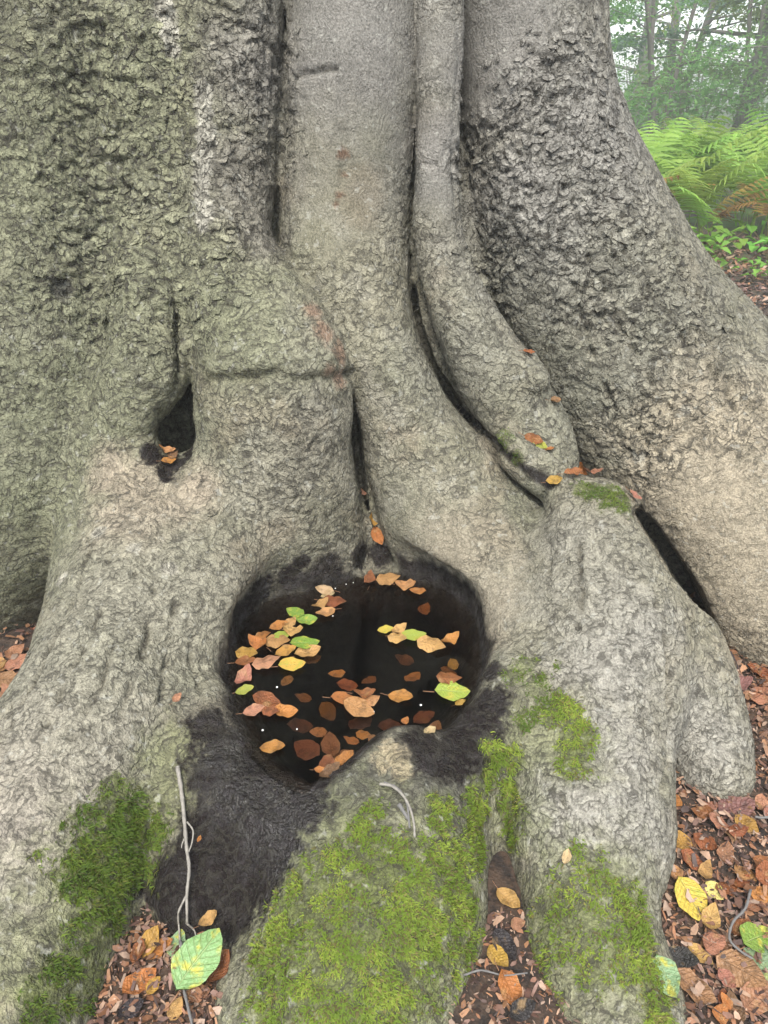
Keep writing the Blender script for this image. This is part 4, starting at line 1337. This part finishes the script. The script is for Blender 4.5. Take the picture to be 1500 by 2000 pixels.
# leaves caught on the tree itself
CAUGHT = [(1040, 858, 40, -30, 'rust', 4, 'wedged in the crevice behind the pool roots'), (1052, 870, 34, -40, 'lime', 4, 'wedged in the crevice behind the pool roots'), (1062, 880, 30, -30, 'orange', 3, 'wedged in the crevice behind the pool roots'),
          (1085, 940, 34, 0, 'ochre', 1, 'lying alone beside the moss-topped root hump'), (1136, 914, 50, -15, 'orange', 1, 'leaning in the fork below the big right flute'), (1118, 928, 40, 10, 'rust', 4, 'leaning in the fork below the big right flute'), (1155, 930, 38, -10, 'copper', 3, 'leaning in the fork below the big right flute'),
          (1235, 972, 34, -50, 'pink', 1, 'stuck at the edge of the moss cushion'), (320, 884, 34, 5, 'tan', 3, 'lying on the sill of the dark hollow'), (328, 903, 30, 20, 'orange', 4, 'lying on the sill of the dark hollow'), (338, 893, 26, 60, 'brown', 2, 'lying on the sill of the dark hollow'),
          (724, 1015, 40, -80, 'ochre', 4, 'slipped into the narrow cleft above the pool'), (738, 1044, 40, -75, 'orange', 4, 'slipped into the narrow cleft above the pool'), (703, 963, 22, 30, 'pink', 2, 'stuck high in the cleft above the pool'),
          (1108, 1676, 32, 60, 'pale', 4, 'stuck on the mossy root'), (343, 1367, 24, 60, 'pink', 3, 'stuck on the grey bark left of the pool'), (836, 1434, 34, 40, 'pale', 4, 'resting on the wet front bank'), (1030, 693, 26, 0, 'rust', 4, 'caught above the round knob'),
          (1078, 786, 28, 20, 'copper', 6, 'caught below the round knob'), (391, 1640, 14, 70, 'orange', 4, 'stuck on the black overflow')]
for x, y, ln, hd, c_, sh, where in CAUGHT:
    hit, nrm, _, _ = BVH.ray_cast(Vector(CAM), Vector(ray(x, y)))
    if hit is None:
        continue
    p = np.array(hit) + np.array(nrm) * .008
    put_leaf(p, nrm + Vector((0, 0, .5)), math.radians(hd), px_len(p, ln), c_, sh, f'{WORD[c_]} leaf {where}', 'leaves caught on the tree', stalk=True)

# the large green leaf in the hollow
p = at_z(388, 1872, .06)
o = put_leaf(p, (.1, -.55, .8), math.radians(68), px_len(p, 128), 'green', 1, 'largest leaf, broad and green with yellow base, leaning on the twig in the hollow', None, True, 0)
o.color = (.20, .34, .13, 1)

# ------------------------------------------------------------------ twigs
TWIG = plain('twig_bark', (.20, .185, .16), .75, 90, 1.4)
GREY = plain('dead_stem', (.12, .115, .11), .8, 90)


def on_tree(pts, lift=.008, zmin=None):
    out = []
    for x, y in pts:
        h, nrm, _, _ = BVH.ray_cast(Vector(CAM), Vector(ray(x, y)))
        gz = at_z(x, y, .03)
        if h is None or h.z < .03:
            out.append(Vector(gz))
        else:
            out.append(h + nrm * lift)
    return out


def smooth_pts(P, n=4):
    A = spline([(*p, .01) for p in P], n)
    return [Vector(a[:3].tolist()) for a in A]


def stem(name, pts, r0, r1, mat, parent=None, lift=.008):
    P = smooth_pts(on_tree(pts, lift))
    n = len(P)
    V, F = tube(P, [(r0 + (r1 - r0) * i / (n - 1)) * (1 + .18 * math.sin(i * 2.7)) for i in range(n)], 7)
    return link_mesh(name, poly_mesh(name, V, F, mat), parent)


tw = stem('fallen_twig', [(352, 1500), (360, 1545), (366, 1600), (370, 1660), (374, 1700), (370, 1745), (371, 1800)], .0048, .0026, TWIG, None, .014)
tag(tw, 'thin grey twig standing in the black overflow beside the left root', 'twig')
stem('side_twig', [(373, 1606), (383, 1625), (381, 1650), (376, 1668)], .0018, .0014, TWIG, tw, .02)
stem('side_twig', [(369, 1748), (355, 1780), (350, 1815), (352, 1850)], .0024, .0018, TWIG, tw, .014)
stem('side_twig', [(371, 1800), (380, 1818), (383, 1835)], .0020, .0014, TWIG, tw, .014)
stem('side_twig', [(367, 1640), (362, 1652), (361, 1660)], .0016, .0012, TWIG, tw, .014)
tag(stem('fallen_twig', [(352, 1838), (358, 1870), (354, 1905), (362, 1945), (375, 2000), (382, 2040)], .0032, .0026, GREY, None, .01), 'dark thin stem under the large green leaf', 'twig')
bt = stem('bent_stem', [(742, 1538), (765, 1542), (785, 1560), (798, 1585), (805, 1615), (806, 1640)], .0030, .0022, TWIG, None, .012)
tag(bt, 'two bent grey stems arching over the moss of the stump-like root', 'stem')
stem('side_stem', [(750, 1534), (775, 1545), (792, 1572), (795, 1600), (797, 1622)], .0026, .0020, GREY, bt, .011)
stem('dry_bud', [(778, 1575), (786, 1588), (796, 1605)], .0050, .0028, GREY, bt, .008)
tag(stem('fallen_twig', [(1466, 1738), (1455, 1775), (1432, 1800), (1425, 1835), (1450, 1860), (1470, 1872)], .0030, .0022, GREY), 'crooked dark twig on the litter under copper leaves', 'twig')
tag(stem('fallen_twig', [(1475, 1595), (1490, 1597), (1520, 1592)], .0030, .0026, GREY), 'short dark twig on the litter by the purplish leaf', 'twig')
tag(stem('fallen_twig', [(905, 1905), (940, 1895), (985, 1905), (1030, 1900)], .0022, .0015, GREY), 'thin dark twig across the cleft between two mossy roots', 'twig')

# ------------------------------------------------------------------ the wood behind: bracken, herbs, trees
def leafy_material(name, col, col2, trans=.4):
    t = NT(name)
    oi = t.n('ShaderNodeObjectInfo').outputs['Random']
    co = t.n('ShaderNodeTexCoord').outputs['Object']
    a = t.attr('shade', 'Fac')
    c = t.mix(a, col, col2)
    c = t.n('ShaderNodeHueSaturation', {'Hue': t.math('MULTIPLY_ADD', oi, .04, .48), 'Value': t.math('MULTIPLY_ADD', oi, .3, .85), 'Color': c}).outputs[0]
    t.put(t.b.inputs['Base Color'], c)
    t.b.inputs['Roughness'].default_value = .55
    t.b.inputs['Specular IOR Level'].default_value = .3
    tr = t.n('ShaderNodeBsdfTranslucent', {'Color': c})
    t.put(t.out.inputs['Surface'], t.n('ShaderNodeMixShader', {0: trans, 1: t.b.outputs[0], 2: tr.outputs[0]}).outputs[0])
    return t.m


FERN = leafy_material('bracken_green', (.17, .29, .04), (.30, .44, .08), .5)
FERN_DRY = leafy_material('bracken_dry', (.32, .22, .05), (.22, .12, .035), .4)
HERB = leafy_material('herb_green', (.10, .24, .03), (.20, .38, .06), .4)
FSTEM = plain('fern_stem', (.16, .12, .05), .7, 20)


def frond_mesh(seed, mat, length=1.0):
    """one arching bracken frond: a bare stalk, then paired pinnae cut into leaflets"""
    g = np.random.default_rng(seed)
    V, F, S = [], [], []
    n = 15
    arch = .55 + .25 * g.random()
    pos = lambda t: np.array([arch * t ** 1.7 * length, .05 * math.sin(3 * t + seed) * length, length * (t * 1.0 - .30 * t ** 2.4)])
    for i in range(n):
        a, b = pos(i / n), pos((i + 1) / n)
        k = len(V)
        w = .006 * (1 - i / n) + .0015
        V += [a + (0, w, 0), a - (0, w, 0), b - (0, w, 0), b + (0, w, 0)]
        F.append((k, k + 1, k + 2, k + 3))
        S += [.2] * 4
    for i in range(15):
        t = .34 + .64 * i / 14
        c0 = pos(t)
        tan = pos(min(1, t + .02)) - pos(t - .02)
        tan /= np.linalg.norm(tan)
        pl = length * .25 * math.sin(math.pi * (1 - (t - .30) / .74) ** .8 * .62 + .12) * (1.05 - .3 * t)
        for s in (-1, 1):
            d = np.array([tan[0] * .45, s * .86, tan[2] * .45 - .12])
            d /= np.linalg.norm(d)
            up = np.cross(np.array([tan[0], 0, tan[2]]), d) * s
            pl *= .85 + .3 * g.random()
            dr = .15 + .3 * g.random()
            sh = g.random()
            wd = np.cross(d, up / max(np.linalg.norm(up), 1e-6))
            wd = wd * .9 + np.array([0, 0, .35]) * (g.random() - .5)
            m, prev = 9, None
            for j in range(m + 1):
                u = j / m
                c1 = c0 + d * pl * u + np.array([0, 0, -dr * pl * u * u])
                w = length * .024 * (1 - u) ** .7 * (1.0 if j % 2 else .62) + .001
                k = len(V)
                V += [c1 - wd * w + d * .004, c1 + (0, 0, .006), c1 + wd * w + d * .004]
                S += [sh, sh, min(1, sh + .15)]
                if prev is not None:
                    F += [(prev, prev + 1, k + 1, k), (prev + 1, prev + 2, k + 2, k + 1)]
                prev = k
    me = poly_mesh('frond', V, F, mat, False)
    set_attr(me, 'shade', np.array(S))
    return me


FRONDS = [frond_mesh(s, FERN) for s in range(5)]
FRONDS_DRY = [frond_mesh(9, FERN_DRY), frond_mesh(11, FERN_DRY)]


def bracken(x, y, h, seed, n=6, dry=0, label=''):
    g = np.random.default_rng(seed)
    r = bpy.data.objects.new('bracken_fern', None)
    r.location = (x, y, float(gh(x, y)[0]))
    COL.objects.link(r)
    tag(r, label, 'fern', 'bracken ferns beyond the beech')
    for i in range(n):
        isdry = i < dry
        o = bpy.data.objects.new('frond', (FRONDS_DRY if isdry else FRONDS)[int(g.integers(2 if isdry else 5))])
        COL.objects.link(o)
        o.parent = r
        o.location = (g.normal(0, .1), g.normal(0, .1), 0)
        sc = h * (.75 + .4 * g.random()) * (.7 if isdry else 1)
        o.scale = (sc,) * 3
        o.rotation_euler = (g.normal(0, .1), g.normal(0, .12), g.random() * 6.28)
    return r


spots = []
g = np.random.default_rng(5)
for row, (yy_, n_, lab) in enumerate([(8.4, 9, 'front rank bracken fern with yellowing lower fronds over the litter'), (9.5, 9, 'full green bracken fern behind the front rank'), (10.8, 9, 'tall green bracken fern in the third rank'), (12.6, 9, 'distant bracken fern below the trees')]):
    for i in range(n_):
        x_ = 2.0 + yy_ * .07 * row + i * (.62 + .1 * row) + g.normal(0, .12)
        bracken(x_, yy_ + g.normal(0, .25), 1.2 + .2 * g.random() - .04 * row, 600 + row * 20 + i, 11, 4 if row == 0 else 0, lab)


def broad_leaf_mesh(seed, mat, n=14, spread=.3, size=.09, height=.22):
    g = np.random.default_rng(seed)
    V, F, S = [], [], []
    for i in range(n):
        a = g.random() * 6.28
        r = spread * g.random() ** .6
        c = np.array([r * math.cos(a), r * math.sin(a), height * (.35 + .65 * g.random())])
        b = g.random() * 6.28
        e = np.array([math.cos(b), math.sin(b), -.15])
        w = np.cross(e, (0, 0, 1.0))
        L = size * (.6 + .7 * g.random())
        k = len(V)
        V += [c - e * L * .5, c - e * L * .1 + w * L * .38 + (0, 0, .02), c + e * L * .3 + w * L * .25, c + e * L * .6 - (0, 0, .02), c + e * L * .3 - w * L * .25, c - e * L * .1 - w * L * .38 + (0, 0, .02)]
        F += [(k, k + 1, k + 2, k + 3), (k, k + 3, k + 4, k + 5)]
        S += [g.random()] * 6
    me = poly_mesh('leaves', V, F, mat, False)
    set_attr(me, 'shade', np.array(S))
    return me


HL = [broad_leaf_mesh(s, HERB, 22, .28, .12, .3) for s in range(3)]
hs_v, hs_f = [], []
for a in range(7):
    q = 6.28 * a / 7
    v, f = tube([(0, 0, 0), (.08 * math.cos(q), .08 * math.sin(q), .12), (.2 * math.cos(q), .2 * math.sin(q), .24)], [.004, .003, .002], 4)
    hs_f += [tuple(i + len(hs_v) for i in ff) for ff in f]
    hs_v += v
HSTEM = poly_mesh('stems', hs_v, hs_f, FSTEM)
for i, (x, y, s) in enumerate([(2.62, 7.5, 1.1), (2.95, 7.3, .9), (2.75, 6.9, .8), (3.2, 7.7, 1.0), (2.35, 6.8, .9), (3.5, 7.2, .8), (3.1, 6.6, .6), (2.5, 8.0, 1.1), (3.75, 7.9, .9), (2.15, 7.4, 1.0), (4.1, 7.5, .9)]):
    r = bpy.data.objects.new('woodland_herb', None)
    r.location = (x, y, float(gh(x, y)[0]))
    r.scale = (s, s, s)
    r.rotation_euler = (0, 0, i * 1.3)
    COL.objects.link(r)
    tag(r, 'low broad-leaved bright green herb at the foot of the bracken', 'herb', 'herbs before the bracken')
    for nm, me in (('stems', HSTEM), ('foliage', HL[i % 3])):
        o = bpy.data.objects.new(nm, me)
        COL.objects.link(o)
        o.parent = r

# trees: tapered trunk with limbs, crown of many small leaf faces in clumps
TRUNK = plain('wood_bark', (.13, .115, .10), .85, 8)
CROWNS = [leafy_material('crown_green', (.10, .20, .06), (.20, .33, .11), .6), leafy_material('crown_blue_green', (.09, .18, .10), (.16, .28, .15), .6), leafy_material('crown_yellow_green', (.13, .20, .045), (.24, .32, .08), .55)]


def tree_meshes(seed, mat, height, crown_r, low, lean=0.0, stems=1, trunk_r=.2, leaves=5200, leaf=.15):
    g = np.random.default_rng(seed)
    V, F, tips = [], [], []

    def add(pts, rad, sides=7):
        v, f = tube(pts, rad, sides)
        k = len(V)
        V.extend(v)
        F.extend(tuple(i + k for i in ff) for ff in f)

    for s in range(stems):
        az = g.random() * 6.28
        sp = (.0 if stems == 1 else .5) + .1 * g.random()
        dx, dy = math.cos(az) * sp + lean, math.sin(az) * sp
        pts = [(dx * height * .45 * t ** 1.3 + .06 * math.sin(5 * t + s), dy * height * .3 * t ** 1.3 + .06 * math.cos(4 * t + s), height * .92 * t - .15) for t in np.linspace(0, 1, 9)]
        add(pts, [trunk_r * (1.25 if i == 0 else 1) * (1 - .85 * i / 8) + .012 for i in range(9)])
        for b in range(16 // stems + 3):
            t = .14 + .8 * g.random()
            i = min(7, int(t * 8))
            p0 = np.array(pts[i]) + (np.array(pts[i + 1]) - np.array(pts[i])) * (t * 8 - i)
            a = g.random() * 6.28
            L = crown_r * (.55 + .6 * g.random()) * (1.1 - .5 * t)
            d = np.array([math.cos(a), math.sin(a), .25 + .3 * g.random() - .35 * (1 - t)])
            q = [p0, p0 + d * L * .5, p0 + d * L * .9 + (0, 0, .12 * L - .3 * L * (1 - t))]
            add(q, [trunk_r * .28 * (1 - .6 * t) + .008, trunk_r * .15, .006], 5)
            tips += [q[1], q[2], (q[1] + q[2]) / 2, q[2] + g.normal(0, .3, 3)]
    tips = np.array(tips)
    tips = tips[tips[:, 2] > low]
    extra = np.stack([g.normal(0, crown_r * .55, 14), g.normal(0, crown_r * .55, 14), low + (height - low) * g.random(14)], 1)
    tips = np.vstack([tips, extra])
    w = np.where(tips[:, 2] < 4.5, 2.5, .35)
    ci = g.choice(len(tips), leaves, p=w / w.sum())
    size = .16 + .34 * g.random(len(tips)) ** 1.5
    C = tips[ci] + g.normal(0, 1, (leaves, 3)) * size[ci][:, None] * np.array([1, 1, .42])
    C[:, 2] = np.maximum(C[:, 2], low * .6)
    e = g.normal(0, 1, (leaves, 3)) * np.array([1, 1, .5])
    e /= np.linalg.norm(e, axis=1, keepdims=True)
    w_ = np.cross(e, g.normal(0, .35, (leaves, 3)) + np.array([0, 0, 1.0]))
    w_ /= np.maximum(np.linalg.norm(w_, axis=1, keepdims=True), 1e-6)
    L = leaf * (.5 + .8 * g.random((leaves, 1)))
    LV = np.stack([C - e * L * .55, C + w_ * L * .3, C + e * L * .55 - np.array([0, 0, .02]), C - w_ * L * .3], 1)
    me = mesh_np('crown', LV.reshape(-1, 3), np.arange(leaves * 4).reshape(-1, 4), False)
    me.materials.append(mat)
    shade = np.clip(.5 + .35 * fbm(C, 1.2, 2, seed) + .25 * g.normal(0, 1, leaves), 0, 1)
    set_attr(me, 'shade', np.repeat(shade, 4))
    return poly_mesh('trunk', V, F, TRUNK), me


KINDS = {'sapling': tree_meshes(1, CROWNS[0], 6.0, 1.8, .9, 0, 5, .03, 5200, .085), 'broad': tree_meshes(2, CROWNS[1], 11.0, 3.6, 2.2, 0, 1, .20, 5600, .14), 'leaning': tree_meshes(3, CROWNS[1], 11.0, 3.2, 2.0, .10, 1, .19, 5600, .13),
         'pale': tree_meshes(4, CROWNS[2], 8.0, 2.6, .9, .05, 2, .09, 5200, .11), 'thicket': tree_meshes(6, CROWNS[0], 3.2, 1.7, .15, 0, 5, .02, 3600, .10)}
WOOD = [('sapling', 4.45, 14.0, .3, 1.0, 'slender many-stemmed young tree rising just beyond the beech flank'), ('leaning', 7.25, 17.5, .1, 1.0, 'dark leaning tree whose bare trunk stands out above the bracken'),
        ('broad', 7.6, 26.0, 1.2, 1.0, 'broad bluish green tree with straight trunk deep in the wood'), ('pale', 6.2, 18.5, 2.0, .9, 'pale yellow-green tree with low skirts behind the young stems'),
        ('pale', 10.6, 20.0, .4, 1.0, 'pale yellow-green tree under the leaning trunk'), ('sapling', 6.3, 15.2, 1.9, 1.1, 'many-stemmed young tree standing over the bracken tops'),
        ('broad', 11.5, 36.0, 3.3, 1.1, 'far tree closing the view through the wood'), ('broad', 17.0, 34.0, 5.0, 1.1, 'far tree closing the view through the wood'),
        ('pale', 22.0, 30.0, 4.0, 1.2, 'far tree closing the view through the wood'), ('thicket', 5.6, 15.5, 0, 0.58, 'dense shrub filling the gap under the young stems'),
        ('thicket', 8.6, 17.5, 1.0, 0.58, 'dense shrub before the leaning trunk'), ('thicket', 11.0, 18.5, 2.0, 0.58, 'dense shrub right of the leaning trunk'), ('thicket', 8.8, 26.0, 3.0, 0.70, 'low shrub far back among the trunks'), ('thicket', 13.5, 29.0, 4.0, 0.75, 'low shrub far back among the trunks'),
        ('thicket', 6.6, 23.0, 5.0, 0.64, 'low shrub far back among the trunks'), ('thicket', 16.5, 24.0, 5.5, 0.70, 'low shrub far back among the trunks'), ('broad', -9.0, 20.0, .5, 1.0, 'tree hidden behind the beech on its other side'), ('pale', -6.0, 15.0, .9, 1.0, 'pale tree hidden behind the beech on its other side')]
for kd, x, y, rz, sc, lab in WOOD:
    r = bpy.data.objects.new('shrub' if kd == 'thicket' else 'forest_tree', None)
    r.location = (x, y, float(gh(x, y)[0]))
    r.rotation_euler = (0, 0, rz)
    r.scale = (sc,) * 3
    COL.objects.link(r)
    tag(r, lab, 'shrub' if kd == 'thicket' else 'tree', 'shrubs of the wood behind' if kd == 'thicket' else 'trees of the wood behind')
    for nm, me in zip(('trunk', 'crown'), KINDS[kd]):
        o = bpy.data.objects.new(nm, me)
        COL.objects.link(o)
        o.parent = r

# ------------------------------------------------------------------ the milky air under the trees
HAZE = 0.008
hv = [(x, y, z) for x in (-74, 74) for y in (-29, 84) for z in (-1.4, 14)]
hm = bpy.data.meshes.new('haze')
hm.from_pydata(hv, [], [(0, 1, 3, 2), (4, 6, 7, 5), (0, 4, 5, 1), (2, 3, 7, 6), (0, 2, 6, 4), (1, 5, 7, 3)])
t = NT('woodland_haze')
t.t.nodes.remove(t.b)
t.put(t.out.inputs['Volume'], t.n('ShaderNodeVolumePrincipled', {'Color': (.94, .98, 1.0, 1), 'Density': HAZE, 'Anisotropy': .3}).outputs[0])
hm.materials.append(t.m)
tag(link_mesh('haze', hm), kind='stuff')
